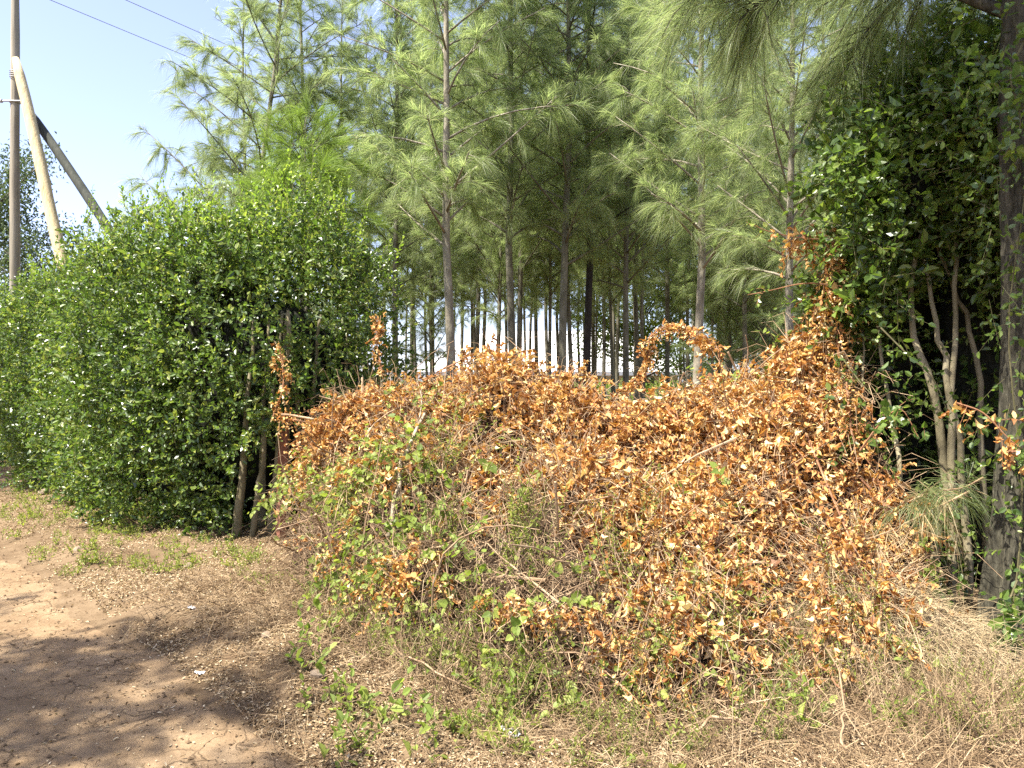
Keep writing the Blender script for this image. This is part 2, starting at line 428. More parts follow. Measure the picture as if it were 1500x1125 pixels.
g = part('ground', Acc().add(np.stack([X, Y, Z], -1), {4: grid_faces(*X.shape)}).mesh('ground', M['soil'], True), None)
tag(g, 'bare brown soil of the verge and the grove floor', 'ground', kind='structure')

us = np.arange(-4.5, .18, .055); vs = np.concatenate([np.arange(-9, 10, .055), np.arange(10, 32, .2)])
U, V = np.meshgrid(us, vs, indexing='ij')
RX = RE0[0] + U * RN[0] + V * RT[0]; RY = RE0[1] + U * RN[1] + V * RT[1]
RZ = ground_z(RX, RY, True) + .006
edge = .05 + .16 * vnoise(V * 1.1, 0, 0, 3) * -1 + .05 * vnoise(V * 5, 0, 0, 9)
RZ = RZ - .07 * smooth(-.10, .06, U - edge + .02)
RZ = RZ - .2 * smooth(-4.3, -4.5, U)
rd = part('dirt_road', Acc().add(np.stack([RX, RY, RZ], -1), {4: grid_faces(*RX.shape)}).mesh('dirt_road', M['clay'], True), None)
tag(rd, 'cracked tan clay track along the hedge', 'dirt road', kind='structure')

# ------------------------------------------------------------------ hedges (clumps of leafy shoots round woody stems)
def blob_points(r, blobs, n, depth, keep=None):
    """points near the outer surface of a union of superellipsoids, with outward normals"""
    ar = np.array([b[3] * (b[4] + b[5]) for b in blobs]); pr = ar / ar.sum()
    which = r.choice(len(blobs), n, p=pr)
    B = np.array(blobs)[which]
    d = rand_dir(r, n)
    e = 3.0
    k = (np.abs(d) ** e).sum(1) ** (-1 / e)
    k = k * (1 + .15 * vnoise(d[:, 0] * 2.2 + which * 7, d[:, 1] * 2.2, d[:, 2] * 2.2, 11) + .10 * vnoise(d[:, 0] * 5 + which * 3, d[:, 1] * 5, d[:, 2] * 5, 12))
    s = k * (1 - np.abs(r.normal(size=n)) * depth)
    R = B[:, 3:6]
    P = B[:, :3] + d * s[:, None] * R
    nr = nrm(np.sign(d) * np.abs(d) ** (e - 1) / R * k[:, None] + d * .3)
    ok = np.ones(n, bool)
    for i, b in enumerate(blobs):
        q = np.abs((P - np.array(b[:3])) / np.array(b[3:6]))
        inside = (q ** e).sum(1) ** (1 / e)
        ok &= ~((inside < .62) & (which != i))
    ok &= P[:, 2] > .12
    if keep is not None: ok &= keep(P)
    return P[ok], nr[ok]

def hedge(name, label, blobs, n_sprig, seed, leaf=(.064, .039), mat='hedge', nl=11, L=(.16, .34), depth=.16, n_top=120, keep=None, stems=(), stem_mat='stem', fill=0, drp=.12, core=()):
    r = RNG(seed)
    root = thing(name, label, 'hedge')
    la, ta = Acc(), Acc()
    P, nr = blob_points(r, blobs, n_sprig, depth, keep)
    cl = vnoise(P[:, 0] * 1.9, P[:, 1] * 1.9, P[:, 2] * 1.9, seed)
    m = r.uniform(-1, 1, len(P)) < cl * 1.3 + .92
    P, nr = P[m], nr[m]
    d = nrm(nr + np.array([0, 0, .45]) + r.normal(size=P.shape) * .55)
    sprigs(r, la, ta, P - d * .12, d, r.uniform(*L, len(P)), nl, leaf[0], leaf[1], droop=drp, ang=1.05)
    if fill:
        P2, n2 = blob_points(r, blobs, fill, .55, keep)
        leaves(la, P2, rand_dir(r, len(P2)), rand_dir(r, len(P2)), leaf[0] * r.uniform(.8, 1.5, len(P2)), leaf[1] * r.uniform(.8, 1.5, len(P2)))
    na = Acc()
    if n_top:                                   # upright new shoots above the clipped line
        P3, n3 = blob_points(r, blobs, n_top * 9, .05, keep)
        P3 = P3[(n3[:, 2] > .45)][:n_top]
        d3 = nrm(np.array([0, 0, 1.0]) + r.normal(size=P3.shape) * .28)
        sprigs(r, na, ta, P3, d3, r.uniform(.16, .5, len(P3)) , 13, leaf[0] * .9, leaf[1] * .9, droop=.02, ang=.95, twig_r=.003)
    if len(core):                               # solid stand-in for the inner twigs, interior shade painted in near black
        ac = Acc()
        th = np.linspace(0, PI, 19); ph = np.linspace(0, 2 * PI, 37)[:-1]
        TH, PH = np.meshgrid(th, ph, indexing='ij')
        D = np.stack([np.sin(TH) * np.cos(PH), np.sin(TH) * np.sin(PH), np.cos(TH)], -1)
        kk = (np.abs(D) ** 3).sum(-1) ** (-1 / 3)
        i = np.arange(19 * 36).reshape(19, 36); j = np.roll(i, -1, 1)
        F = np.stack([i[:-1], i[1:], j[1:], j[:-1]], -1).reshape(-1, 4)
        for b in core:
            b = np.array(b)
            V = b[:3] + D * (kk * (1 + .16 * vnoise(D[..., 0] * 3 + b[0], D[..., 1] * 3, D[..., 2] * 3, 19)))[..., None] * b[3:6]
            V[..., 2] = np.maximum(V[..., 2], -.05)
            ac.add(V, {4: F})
        part('dark_core', ac.mesh(name + '_inner', M['inner'], True), root)
    part('foliage', la.mesh(name + '_foliage', M[mat]), root)
    if na.n: part('young_foliage', na.mesh(name + '_young', M['hedge_new'] if mat == 'hedge' else M[mat]), root)
    part('twigs', ta.mesh(name + '_twigs', M['twig_green']), root)
    for pts, r0, r1 in stems:
        c = curve(pts, 14)
        c = c + np.stack([vnoise(np.arange(14) * .9 + pts[0][0] * 31, 0, 0, seed + 1), vnoise(np.arange(14) * .9, 5, pts[0][0] * 17, seed + 2), np.zeros(14)], -1) * .018
        part('stem', tubes(Acc(), c[None], np.linspace(r0, r1, 14)[None], 8).mesh('stem', M[stem_mat], True), root)
    return root

def lb(x, y, rad, h, zb=-.35):
    return (x, y, zb + (h - zb) / 2, rad, rad, (h - zb) / 2)
LH = [lb(-2.55, 8.55, 1.2, 3.55), lb(-1.85, 9.1, .8, 3.05), lb(-3.6, 9.0, 1.22, 3.45), lb(-4.85, 10.45, 1.05, 3.3), lb(-6.1, 11.9, 1.3, 3.36),
      lb(-7.35, 13.8, 1.0, 3.0), lb(-8.7, 15.4, 1.2, 3.1), lb(-10.0, 16.6, 1.2, 3.2), lb(-11.2, 17.4, 1.3, 3.45), lb(-12.6, 18.6, 1.3, 3.45)]
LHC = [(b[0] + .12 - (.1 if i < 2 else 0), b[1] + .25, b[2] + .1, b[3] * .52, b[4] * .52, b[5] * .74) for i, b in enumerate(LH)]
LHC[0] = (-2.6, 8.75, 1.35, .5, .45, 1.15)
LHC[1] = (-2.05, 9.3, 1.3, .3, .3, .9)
def left_keep(P):
    # the near foot is bare of leaves so its stems show
    foot = (P[:, 2] < .85 + .3 * vnoise(P[:, 0] * 4, 0, 0, 5)) & (P[:, 0] > -2.6) & (P[:, 1] < 8.6)
    far_side = (P[:, 0] * .69 + P[:, 1] * .72) > 5.25
    return ~foot & ~(far_side & (vnoise(P[:, 0] * 40, P[:, 1] * 40, P[:, 2] * 40, 88) < .15))
lst = []
for i, (x, y) in enumerate([(-2.66, 7.75), (-2.5, 7.7), (-2.36, 7.85), (-2.2, 7.8), (-2.02, 8.0), (-2.55, 8.15), (-2.15, 8.25), (-1.85, 8.3)]):
    rr = RNG(40 + i)
    a, b = rr.uniform(-.16, .16), rr.uniform(-.1, .2)
    lst.append(([(x, y, .1), (x + a * .5, y + b * .4, .7), (x + a, y + b, 1.4), (x + a * 1.6, y + b * 2, 2.3)], rr.uniform(.03, .05), .014))
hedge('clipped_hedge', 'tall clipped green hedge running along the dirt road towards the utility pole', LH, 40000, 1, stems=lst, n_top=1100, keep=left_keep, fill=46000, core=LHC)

# ------------------------------------------------------------------ casuarina trees
def casuarina(seed, H, r0, crown0, crown_r, nb, twl=1.0, ndl=44, nw=.0042, nlen=(.18, .34), lean=.15, nz=-.16):
    """trunk mesh (with its limbs) and crown mesh of drooping needle plumes, foot at the origin"""
    r = RNG(seed)
    ta, ca = Acc(), Acc()
    K = 14
    tz = np.linspace(0, H, K)
    ox = lean * (tz / H) ** 1.5 * r.uniform(-1, 1) + .05 * vnoise(tz * .5, seed, 0, 21)
    oy = lean * (tz / H) ** 1.5 * r.uniform(-1, 1) + .05 * vnoise(tz * .5, seed, 9, 22)
    ox -= ox[0]; oy -= oy[0]
    T = np.stack([ox, oy, tz], -1)
    R = r0 * (1 - .88 * (tz / H)) ; R[0] *= 1.25
    tubes(ta, T[None], R[None], 10)
    def trunk_at(z): return np.stack([np.interp(z, tz, ox), np.interp(z, tz, oy), z], -1)
    u = np.sort(r.uniform(0, 1, nb)); u = (u + np.arange(nb) / nb) / 2
    zb = crown0 + (H - crown0 - .2) * u
    fr = (zb - crown0) / (H - crown0)
    Lb = crown_r * (1.05 - .78 * fr) * r.uniform(.6, 1.15, nb) * (.75 + .25 * smooth(0, .15, fr))
    az = np.arange(nb) * 2.399 + r.uniform(-.5, .5, nb)
    el = np.radians(r.uniform(22, 52, nb))
    d0 = np.stack([np.cos(az) * np.cos(el), np.sin(az) * np.cos(el), np.sin(el)], -1)
    B0 = trunk_at(zb)
    tt = np.linspace(0, 1, 6)
    wob = r.normal(size=(nb, 3)) * .10
    BP = B0[:, None, :] + d0[:, None, :] * (Lb[:, None] * tt)[..., None] + wob[:, None, :] * (Lb[:, None] * tt * tt)[..., None]
    BP[:, :, 2] -= (.14 * Lb[:, None] * tt ** 2)
    BR = (np.interp(zb, tz, R) * .36)[:, None] * (1 - .8 * tt)[None] + .003
    tubes(ta, BP, BR, 5)
    # twigs off every limb
    ntw = np.maximum(3, (Lb * 8.5 * twl).astype(int)); bi = np.repeat(np.arange(nb), ntw)
    n = len(bi)
    t = r.uniform(.06, 1.0, n) ** .85
    k = np.minimum((t * 5).astype(int), 4); f = t * 5 - k
    base = BP[bi, k] * (1 - f)[:, None] + BP[bi, k + 1] * f[:, None]
    bd = nrm(BP[bi, k + 1] - BP[bi, k])
    td = nrm(bd * r.uniform(.3, 1.0, n)[:, None] + rand_dir(r, n) * .85 + np.array([0, 0, .15]))
    tl = r.uniform(.22, .55, n) * (1 - .35 * t)
    TP = np.stack([base, base + td * (tl * .55)[:, None], base + td * tl[:, None] + np.array([0, 0, -.22]) * tl[:, None]], 1)
    tubes(ta, TP, np.broadcast_to(np.array([.0055, .004, .002]), (n, 3)), 3)
    # needles
    tw = np.repeat(np.arange(n), ndl); N = len(tw)
    s = r.uniform(0, 1, N) ** .8
    kk = (s > .5).astype(int); ff = s * 2 - kk
    nb0 = TP[tw, kk] * (1 - ff)[:, None] + TP[tw, kk + 1] * ff[:, None]
    plume = r.normal(size=(n, 3)) * .25
    nd = nrm(td[tw] * .9 + plume[tw] + r.normal(size=(N, 3)) * .27 + np.array([0, 0, nz]))
    nl = r.uniform(nlen[0], nlen[1], N)
    needle_mesh(r, ca, nb0, nd, nl, nw, r.uniform(.15, .55, N))
    return ta, ca

def needle_mesh(r, ca, b, d, L, w, droop):
    N = len(b)
    mid = b + d * (L * .5)[:, None]; mid[:, 2] -= L * .12 * droop * 2
    tip = b + d * (L * .92)[:, None]; tip[:, 2] -= L * droop
    sd = nrm(np.cross(d, rand_dir(r, N))) * (w * r.uniform(.7, 1.3, N) * .5)[:, None]
    V = np.stack([b - sd * .7, b + sd * .7, mid + sd, mid - sd, tip], 1)
    o = (np.arange(N) * 5)[:, None]
    ca.add(V, {4: np.array([[0, 1, 2, 3]]) + o, 3: np.array([[3, 2, 4]]) + o})

protos = []  # four sharper near kinds (0-2, 6) and four for the rows behind
for i, (H, r0, c0, cr, nb, ndl, nw) in enumerate([(12.5, .085, 3.7, 2.1, 66, 78, .0038), (13, .08, 3.9, 2.0, 64, 78, .0038), (11.5, .075, 3.4, 2.2, 60, 78, .0038),
                                             (14, .075, 4.2, 1.9, 52, 56, .0058), (13, .07, 4.0, 1.8, 50, 56, .0058), (15, .08, 4.6, 2.0, 54, 56, .0058),
                                             (13, .08, 3.2, 3.3, 58, 84, .004), (12.5, .075, 2.1, 2.1, 66, 60, .005)]):
    ta, ca = casuarina(100 + i, H, r0, c0, cr, nb, ndl=ndl, nw=nw, nlen=(.2, .42))
    protos.append((ta, ca.mesh('casuarina_crown', M['needle']), r0))
trunk_meshes = {}
def trunk_mesh(i, bark):
    if (i, bark) not in trunk_meshes: trunk_meshes[(i, bark)] = protos[i][0].mesh('casuarina_trunk', M[bark], True)
    return trunk_meshes[(i, bark)]
GROVE = 'casuarina trees of the grove behind the dead hedge'
def grove_tree(label, px, Y, diam, i, bark='bark', rz=None, tilt=(0, 0)):
    x = (px - 750) / 1177 * Y
    s = diam / 2 / protos[i][2]
    s = min(max(s, .72), 1.15)
    t = thing('casuarina_tree', label, 'tree', (x, Y, float(ground_z(x, Y)) - .03), (px * 1.7) % 6.28 if rz is None else rz, GROVE)
    t.scale = (s, s, s); t.rotation_euler[0], t.rotation_euler[1] = tilt
    part('trunk', trunk_mesh(i, bark), t); part('crown', protos[i][1], t)
    return t
TREES = [
 ('casuarina with flaky brown trunk just right of the clipped hedge', 655, 11.0, .15, 0, 'bark_pale'),
 ('casuarina with straight grey trunk rising at the middle of the dead hedge', 745, 12.5, .145, 1, 'bark'),
 ('thin dark casuarina close beside the straight grey trunk', 759, 14.5, .12, 3, 'bark'),
 ('slim casuarina in front of the left end of the white roof', 697, 17, .12, 4, 'bark'),
 ('leaning slender casuarina between two upright trunks before the white roof', 727, 15, .09, 2, 'bark'),
 ('casuarina standing left of the flaky brown trunk', 632, 19, .12, 7, 'bark'),
 ('casuarina at the right edge of the clipped hedge, trunk half covered by its leaves', 580, 15, .13, 5, 'bark'),
 ('casuarina with thick grey trunk right of the middle of the white roof', 831, 12.5, .15, 0, 'bark'),
 ('thin casuarina leaning against the line of the thick grey trunk', 846, 16, .11, 4, 'bark'),
 ('casuarina with black scorched trunk in front of the white roof', 865, 13.5, .15, 1, 'bark_char'),
 ('thin casuarina just right of the scorched black trunk', 886, 19, .1, 3, 'bark'),
 ('thin brown casuarina second to the right of the scorched black trunk', 900, 21, .12, 5, 'bark'),
 ('dark upright casuarina behind the left foot of the arched dead shoot', 918, 14, .13, 2, 'bark'),
 ('dark casuarina close right of the trunk behind the foot of the arched dead shoot', 932, 17, .12, 4, 'bark'),
 ('casuarina seen through the loop of the arched dead shoot', 977, 18, .13, 5, 'bark'),
 ('thin casuarina seen near the tip of the arched dead shoot', 1006, 22, .12, 3, 'bark'),
 ('casuarina with pale ringed trunk behind the tip of the arched dead shoot', 1026, 10.5, .135, 0, 'bark_pale'),
 ('thin casuarina right of the pale ringed trunk', 1068, 19, .12, 7, 'bark'),
 ('casuarina midway between the pale ringed trunk and the pale thin trunk', 1090, 16, .12, 2, 'bark'),
 ('casuarina deep in the grove just left of the pale thin trunk', 1122, 18, .13, 7, 'bark'),
 ('young casuarina with pale thin trunk above the right slope of the dead hedge', 1158, 8.6, .085, 2, 'bark_pale'),
 ('casuarina behind the upright column of dead leaves', 1205, 14, .13, 7, 'bark'),
 ('casuarina hidden behind the left part of the glossy shrub', 1262, 17, .13, 7, 'bark'),
 ('casuarina hidden behind the middle of the glossy shrub', 1335, 15, .13, 5, 'bark'),
 ('casuarina behind the furrowed trunk at the right', 1440, 19, .13, 7, 'bark'),
 ('casuarina at the left edge of the grove leaning over the clipped hedge', 338, 14.0, .14, 6, 'bark'),
 ('twin dark casuarina behind the leftmost tree of the grove', 362, 17, .12, 3, 'bark'),
 ('casuarina behind the bushy bright young casuarina', 445, 15.5, .14, 1, 'bark'),
 ('casuarina behind the highest shoots of the clipped hedge', 500, 19, .14, 7, 'bark'),
 ('casuarina at the back between the hedge end and the young bushy one', 535, 23, .13, 4, 'bark'),
]
for k, (lab, px, Yd, dm, i, bk) in enumerate(TREES):
    tl = (0, 0)
    if px == 727: tl = (0, math.radians(3.2))
    if px == 846: tl = (0, math.radians(-2.6))
    if px == 338: tl = (0, math.radians(-7))
    grove_tree(lab, px, Yd, dm, i, bk, tilt=tl)
rb = RNG(77)
for k in range(30):
    px = [560, 610, 655, 690, 715, 770, 795, 820, 860, 905, 950, 1000, 1045, 1080, 1110, 1150, 1190, 1240, 1300, 1380, 598, 642, 676, 735, 782, 842, 875, 940, 1018, 1132][k] + rb.uniform(-9, 9)
    grove_tree('thin dark casuarina in the back rows of the grove, crown merging with its neighbours', px, rb.uniform(23, 31), rb.uniform(.12, .15), (7 if px > 1030 else (3, 4, 5)[k % 3]), 'bark')

for k in range(24):
    px = 575 + k * 29 + rb.uniform(-10, 10)
    Yd = rb.uniform(15, 26)
    x = px_x = (px - 750) / 1177 * Yd
    t = thing('casuarina_tree', 'slender pole thin casuarina crowded between the larger trunks of the grove', 'tree', (x, Yd, float(ground_z(x, Yd)) - .03), rb.uniform(0, 6), GROVE)
    t.scale = (.54, .54, .74); t.rotation_euler[1] = rb.uniform(-.035, .035)
    i = (4, 5, 3)[k % 3]
    part('trunk', trunk_mesh(i, 'bark'), t); part('crown', protos[i][1], t)

# bushy young casuarina behind the left hedge
def plume_tree(name, label, x, y, H, seed, c0, cr, nb, mat, ndl, nw, nlen, r0=.05):
    ta, ca = casuarina(seed, H, r0, c0, cr, nb, ndl=ndl, nw=nw, nlen=nlen, lean=.05, nz=.35 if mat == 'needle_bright' else -.16)
    t = thing(name, label, 'tree', (x, y, float(ground_z(x, y)) - .03))
    part('trunk', ta.mesh('young_trunk', M['bark']), t)
    part('crown', ca.mesh('young_crown', M[mat]), t)
plume_tree('casuarina_sapling', 'bushy bright green young casuarina rising behind the near end of the clipped hedge', -2.62, 10.3, 4.9, 301, 3.0, 1.0, 40, 'needle_bright', 70, .0042, (.25, .5))
plume_tree('casuarina_sapling', 'small casuarina tip showing above the hedge beside the dark brace pole', -6.6, 14.0, 4.55, 302, 3.2, .8, 16, 'needle', 40, .005, (.2, .4), .04)

# ------------------------------------------------------------------ the dead hedge
A0 = np.array([-1.72, 7.25]); B0 = np.array([2.05, 5.75]); ED = (B0 - A0) / np.linalg.norm(B0 - A0); EL_ = np.linalg.norm(B0 - A0); EN = np.array([.06, -1.0])
s_k = np.array([-.6, 0, .35, .9, 1.6, 2.3, 2.9, 3.4, 3.9, EL_, EL_ + .5])
h_k = np.array([.3, .85, 1.15, 1.42, 1.38, 1.22, 1.08, 1.12, 1.36, 1.5, 1.4])
w_k = np.array([.6, 1.1, 1.6, 2.3, 2.7, 2.9, 2.75, 2.3, 1.8, 1.3, .8])
def mound_xyz(s, t):
    """s along the ridge, t 0 at the ridge to 1 at the front foot (negative: the back)"""
    h = np.interp(s, s_k, h_k); w = np.interp(s, s_k, w_k)
    w = np.where(t < 0, .8, w)
    x = A0[0] + ED[0] * s + EN[0] * t * w; y = A0[1] + ED[1] * s + EN[1] * t * w
    prof = np.clip(1 - np.abs(t) ** 1.75, 0, 1) ** .95
    z0 = ground_z(x, y)
    z = z0 + h * prof * (1 + .10 * vnoise(x * 1.3, y * 1.3, 0, 31)) + np.sqrt(prof) * (.16 * vnoise(x * 2.4, y * 2.4, 1, 32) + .11 * vnoise(x * 5.5, y * 5.5, 1, 35))
    hz_ = hollow(s, t)
    return np.stack([x, y + hz_ * .8, np.maximum(z - hz_ * .55, z0 - .02)], -1)
HOLLOWS = [(3.35, .74, .30, .50), (3.85, .58, .30, .60), (2.75, .36, .24, .42), (1.75, .40, .26, .25), (.75, .42, .22, .22), (2.2, .74, .22, .22), (3.3, .30, .2, .2), (1.2, .2, .2, .18), (.5, .75, .2, .2), (3.0, .92, .2, .25), (2.0, .15, .16, .16), (3.6, .25, .16, .2), (2.45, .55, .18, .22)]
def hollow(s, t):
    h = 0
    for a, b, rad, dp in HOLLOWS:
        h = h + dp * np.exp(-((s - a) ** 2 + ((t - b) * 2.2) ** 2) / rad ** 2)
    return h
def mound_frame(s, t):
    e = .04
    p = mound_xyz(s, t); a = mound_xyz(s + e, t) - p; b = mound_xyz(s, t + e) - p
    n = nrm(np.cross(a, b)); n = n * np.sign(n[:, 2:3] + 1e-6)
    return p, n, nrm(b)

_hx0, _hy0, _hc = -3.2, 2.4, .03
_hm = np.full((240, 230), -9.0)
_S, _T = np.meshgrid(np.linspace(-.1, EL_ + .35, 700), np.linspace(-1, 1, 700), indexing='ij')
_q = mound_xyz(_S.ravel(), _T.ravel())
np.maximum.at(_hm, (np.clip(((_q[:, 0] - _hx0) / _hc).astype(int), 0, 239), np.clip(((_q[:, 1] - _hy0) / _hc).astype(int), 0, 229)), _q[:, 2])
def heap_z(x, y):
    i, j = int((x - _hx0) / _hc), int((y - _hy0) / _hc)
    z = float(ground_z(x, y))
    return max(z, _hm[i, j]) if 0 <= i < 240 and 0 <= j < 230 else z
def ON(px, py, lift=.05):
    """point resting on the heap or the ground in the direction of a photo pixel"""
    for Yd in np.arange(2.6, 9, .015):
        x, _, z = PX(px, py, Yd)
        if heap_z(x, Yd) >= z - lift: return (x, Yd, max(z, heap_z(x, Yd) + lift * .6))
    return PX(px, py, 7.0)
def PX(px, py, Y): return ((px - 750) / 1177 * Y, Y, 1.6 - (py - 562.5) / 1177 * Y)

dh = thing('dead_hedge', 'long heap of dead orange brown hedge filling the gap between the green hedges', 'hedge')
r = RNG(5)
S, T = np.meshgrid(np.linspace(-.1, EL_ + .35, 90), np.linspace(-1, 1, 70), indexing='ij')
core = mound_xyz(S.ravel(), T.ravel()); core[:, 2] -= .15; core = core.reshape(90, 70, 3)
part('shade_litter', Acc().add(core, {4: grid_faces(90, 70)}).mesh('shade_litter', noise_mat('shade_litter', [(.018, .011, .006), (.042, .025, .013), (.09, .055, .03)], scale=14, bump=1, bscale=40), True), dh)  # litter base under the leaves, coloured dark so gaps read as shade

dl, dt = Acc(), Acc()
def dead_weight(s, t):
    """dead leaves thick on the upper and right part, thinner low on the left"""
    w = 1.0 - .75 * smooth(.35, .75, t) * smooth(3.6, 1.8, s) - .45 * smooth(.80, 1.0, t)
    w = w + .35 * vnoise(s * 1.6, t * 3.0, 0, 33) + .4 * vnoise(s * 5, t * 9.0, 0, 37)
    w = np.where((t > .25) & (s < 1.5) & (t < .8), w - .25, w)
    w = np.where(vnoise(s * 2.6, t * 6.0, 3, 36) < -.36, w - .9, w)
    return w - 4.0 * np.maximum(hollow(s, t) - .08, 0)
n = 12500
s = r.uniform(-.02, EL_ + .22, n); t = r.uniform(-.35, .98, n)
ok = r.uniform(0, 1, n) < dead_weight(s, t)
s, t = s[ok], t[ok]
p, nn, dn = mound_frame(s, t)
n = len(p)
p = p + nn * (r.uniform(-.10, .10, n) + .05 * vnoise(p[:, 0] * 4, p[:, 1] * 4, p[:, 2] * 4, 34))[:, None]
d = nrm(dn * r.uniform(-.2, .9, n)[:, None] + nn * r.uniform(.0, .55, n)[:, None] + r.normal(size=(n, 3)) * .5)
h = r.uniform(0, 1, n) < .5
sprigs(r, dl, dt, p[h], d[h], r.uniform(.14, .38, h.sum()), 10, .060, .039, droop=.4, ang=1.1, tpl=DRY, twig_r=.0026, jit=.45, curl=(-.4, 2.0), upn=.1, hang=.5)
sprigs(r, dl, dt, p[~h], d[~h], r.uniform(.14, .38, (~h).sum()), 10, .056, .037, droop=.4, ang=1.1, tpl=ROLL, twig_r=.0026, jit=.5, curl=(.4, 1.8), upn=.1, hang=.35)
# loose leaves
n = 9000
s = r.uniform(-.02, EL_ + .22, n); t = r.uniform(-.3, .98, n)
ok = r.uniform(0, 1, n) < dead_weight(s, t) + .1
s, t = s[ok], t[ok]; p, nn, dn = mound_frame(s, t); n = len(p)
leaves(dl, p + nn * r.uniform(-.08, .07, n)[:, None], rand_dir(r, n) + dn * .5, nn + rand_dir(r, n) * .9, r.uniform(.025, .055, n), r.uniform(.018, .036, n), DRY, r.uniform(-.8, 2, n))
# raised dead shoots along curves
def dead_shoot(pts, n, L=(.06, .13), r0=.008, nl=6, jit=.03):
    c = curve(pts, 26)
    tubes(dt, c[None], np.linspace(r0, .003, 26)[None], 5)
    u = r.uniform(0, 25, n); i = np.minimum(u.astype(int), 24); f = (u - i)[:, None]
    P = c[i] * (1 - f) + c[i + 1] * f + r.normal(size=(n, 3)) * jit
    sprigs(r, dl, dt, P, rand_dir(r, n) + np.array([0, 0, -.5]), r.uniform(*L, n), nl, .045, .030, droop=.4, ang=1.0, tpl=DRY, twig_r=.002, jit=.5, curl=(-.4, 1.8))
def PX(px, py, Y): return ((px - 750) / 1177 * Y, Y, 1.6 - (py - 562.5) / 1177 * Y)
arch_c = [PX(905, 575, 6.5), PX(945, 540, 6.45), PX(952, 495, 6.4), PX(985, 476, 6.3), PX(1020, 488, 6.2), PX(1050, 508, 6.1)]
dead_shoot(arch_c, 170, L=(.05, .10), nl=5, jit=.014)
dead_shoot([PX(1050, 508, 6.1), PX(1054, 530, 6.1), PX(1050, 548, 6.1)], 10, L=(.03, .06), nl=4, jit=.01)
dead_shoot([PX(1235, 620, 5.4), PX(1228, 520, 5.4), PX(1222, 430, 5.45), PX(1215, 370, 5.5), PX(1160, 350, 5.6)], 190, L=(.08, .18), jit=.05)
dead_shoot([PX(1215, 370, 5.5), PX(1225, 345, 5.5), PX(1212, 328, 5.5)], 12, L=(.03, .07), nl=4, jit=.012)
dead_shoot([PX(1150, 560, 5.7), PX(1190, 490, 5.6), PX(1218, 440, 5.5)], 120, L=(.08, .18), jit=.07)
dead_shoot([PX(560, 545, 7.1), PX(552, 500, 7.2), PX(558, 462, 7.3)], 34, L=(.05, .10), jit=.02)
dead_shoot([PX(400, 610, 7.0), PX(415, 560, 7.1), PX(408, 500, 7.3)], 40, L=(.04, .08), jit=.02)
dead_shoot([PX(415, 612, 6.7), PX(470, 622, 6.6), ON(540, 640, .1)], 80, L=(.08, .16), jit=.035)
dead_shoot([ON(720, 548, .05), PX(716, 515, 6.9), PX(724, 490, 6.9)], 26, L=(.04, .08), jit=.02)
dead_shoot([PX(640, 545, 6.9), PX(680, 525, 6.9), PX(690, 510, 6.9)], 26, L=(.04, .09), jit=.02)
dead_shoot([PX(820, 560, 6.7), PX(845, 540, 6.7), PX(870, 552, 6.7)], 40, L=(.05, .10), jit=.03)
dead_shoot([ON(1130, 760, .1), ON(1180, 800, .15), ON(1215, 880, .15)], 60, L=(.06, .12), jit=.03)
dead_shoot([ON(1150, 660, .1), ON(1240, 690, .15), PX(1310, 740, 4.8)], 90, L=(.08, .16), jit=.04)
dead_shoot([ON(1180, 740, .1), ON(1250, 800, .2), PX(1290, 880, 4.7)], 80, L=(.08, .16), jit=.05)
dead_shoot([PX(1240, 560, 5.2), PX(1250, 640, 5.0), PX(1290, 700, 4.9)], 60, L=(.08, .16), jit=.06)
dead_shoot([PX(1210, 820, 4.6), PX(1270, 850, 4.6), PX(1330, 850, 4.6)], 40, L=(.06, .14), jit=.06)
dead_shoot([PX(1260, 700, 4.9), PX(1340, 790, 4.7), PX(1330, 860, 4.7)], 50, L=(.06, .14), jit=.05)
dead_shoot([ON(690, 880, .1), ON(760, 885, .12), ON(830, 900, .1)], 60, L=(.06, .13), jit=.03)
part('foliage', dl.mesh('dead_foliage', M['dead']), dh)
part('twigs', dt.mesh('dead_twigs', M['twig_red']), dh)

# bare twig tangle over the whole heap, denser towards the foot
tw = Acc(); n = 10500
s = r.uniform(-.02, EL_ + .22, n); t = r.uniform(-.1, 1.0, n); t = np.sign(t) * np.abs(t) ** .7
p, nn, dn = mound_frame(s, t)
d = nrm(rand_dir(r, n) + nn * .4 - dn * .3); L = r.uniform(.15, .55, n)
P0 = p + nn * r.uniform(-.12, .06, n)[:, None]
bend = r.normal(size=(n, 3)) * .16
P = np.stack([P0, P0 + d * (L * .35)[:, None] + bend * (L * .5)[:, None], P0 + d * (L * .7)[:, None] + bend * (L * .3)[:, None], P0 + d * L[:, None] + np.array([0, 0, -.25]) * L[:, None]], 1)
rad = r.uniform(.0012, .0035, n)[:, None] * np.array([1, .85, .65, .4])
tubes(tw, P, rad, 3)
n = 150
s = r.uniform(.1, EL_ + .1, n); t = r.uniform(-.05, .95, n)
p, nn, dn = mound_frame(s, t)
d = nrm(rand_dir(r, n) + nn * .25); L = r.uniform(.5, 1.3, n); bend = r.normal(size=(n, 3)) * .12
P0 = p - nn * .05 - d * (L * .4)[:, None]
P = np.stack([P0 + d * (L * q)[:, None] + bend * (L * math.sin(q * 3.1))[:, None] + rand_dir(r, n) * .012 for q in np.linspace(0, 1, 8)], 1)
tubes(tw, P, r.uniform(.004, .009, n)[:, None] * np.linspace(1, .4, 8)[None], 5)
part('dry_tangle', tw.mesh('dry_tangle', M['twig']), dh)

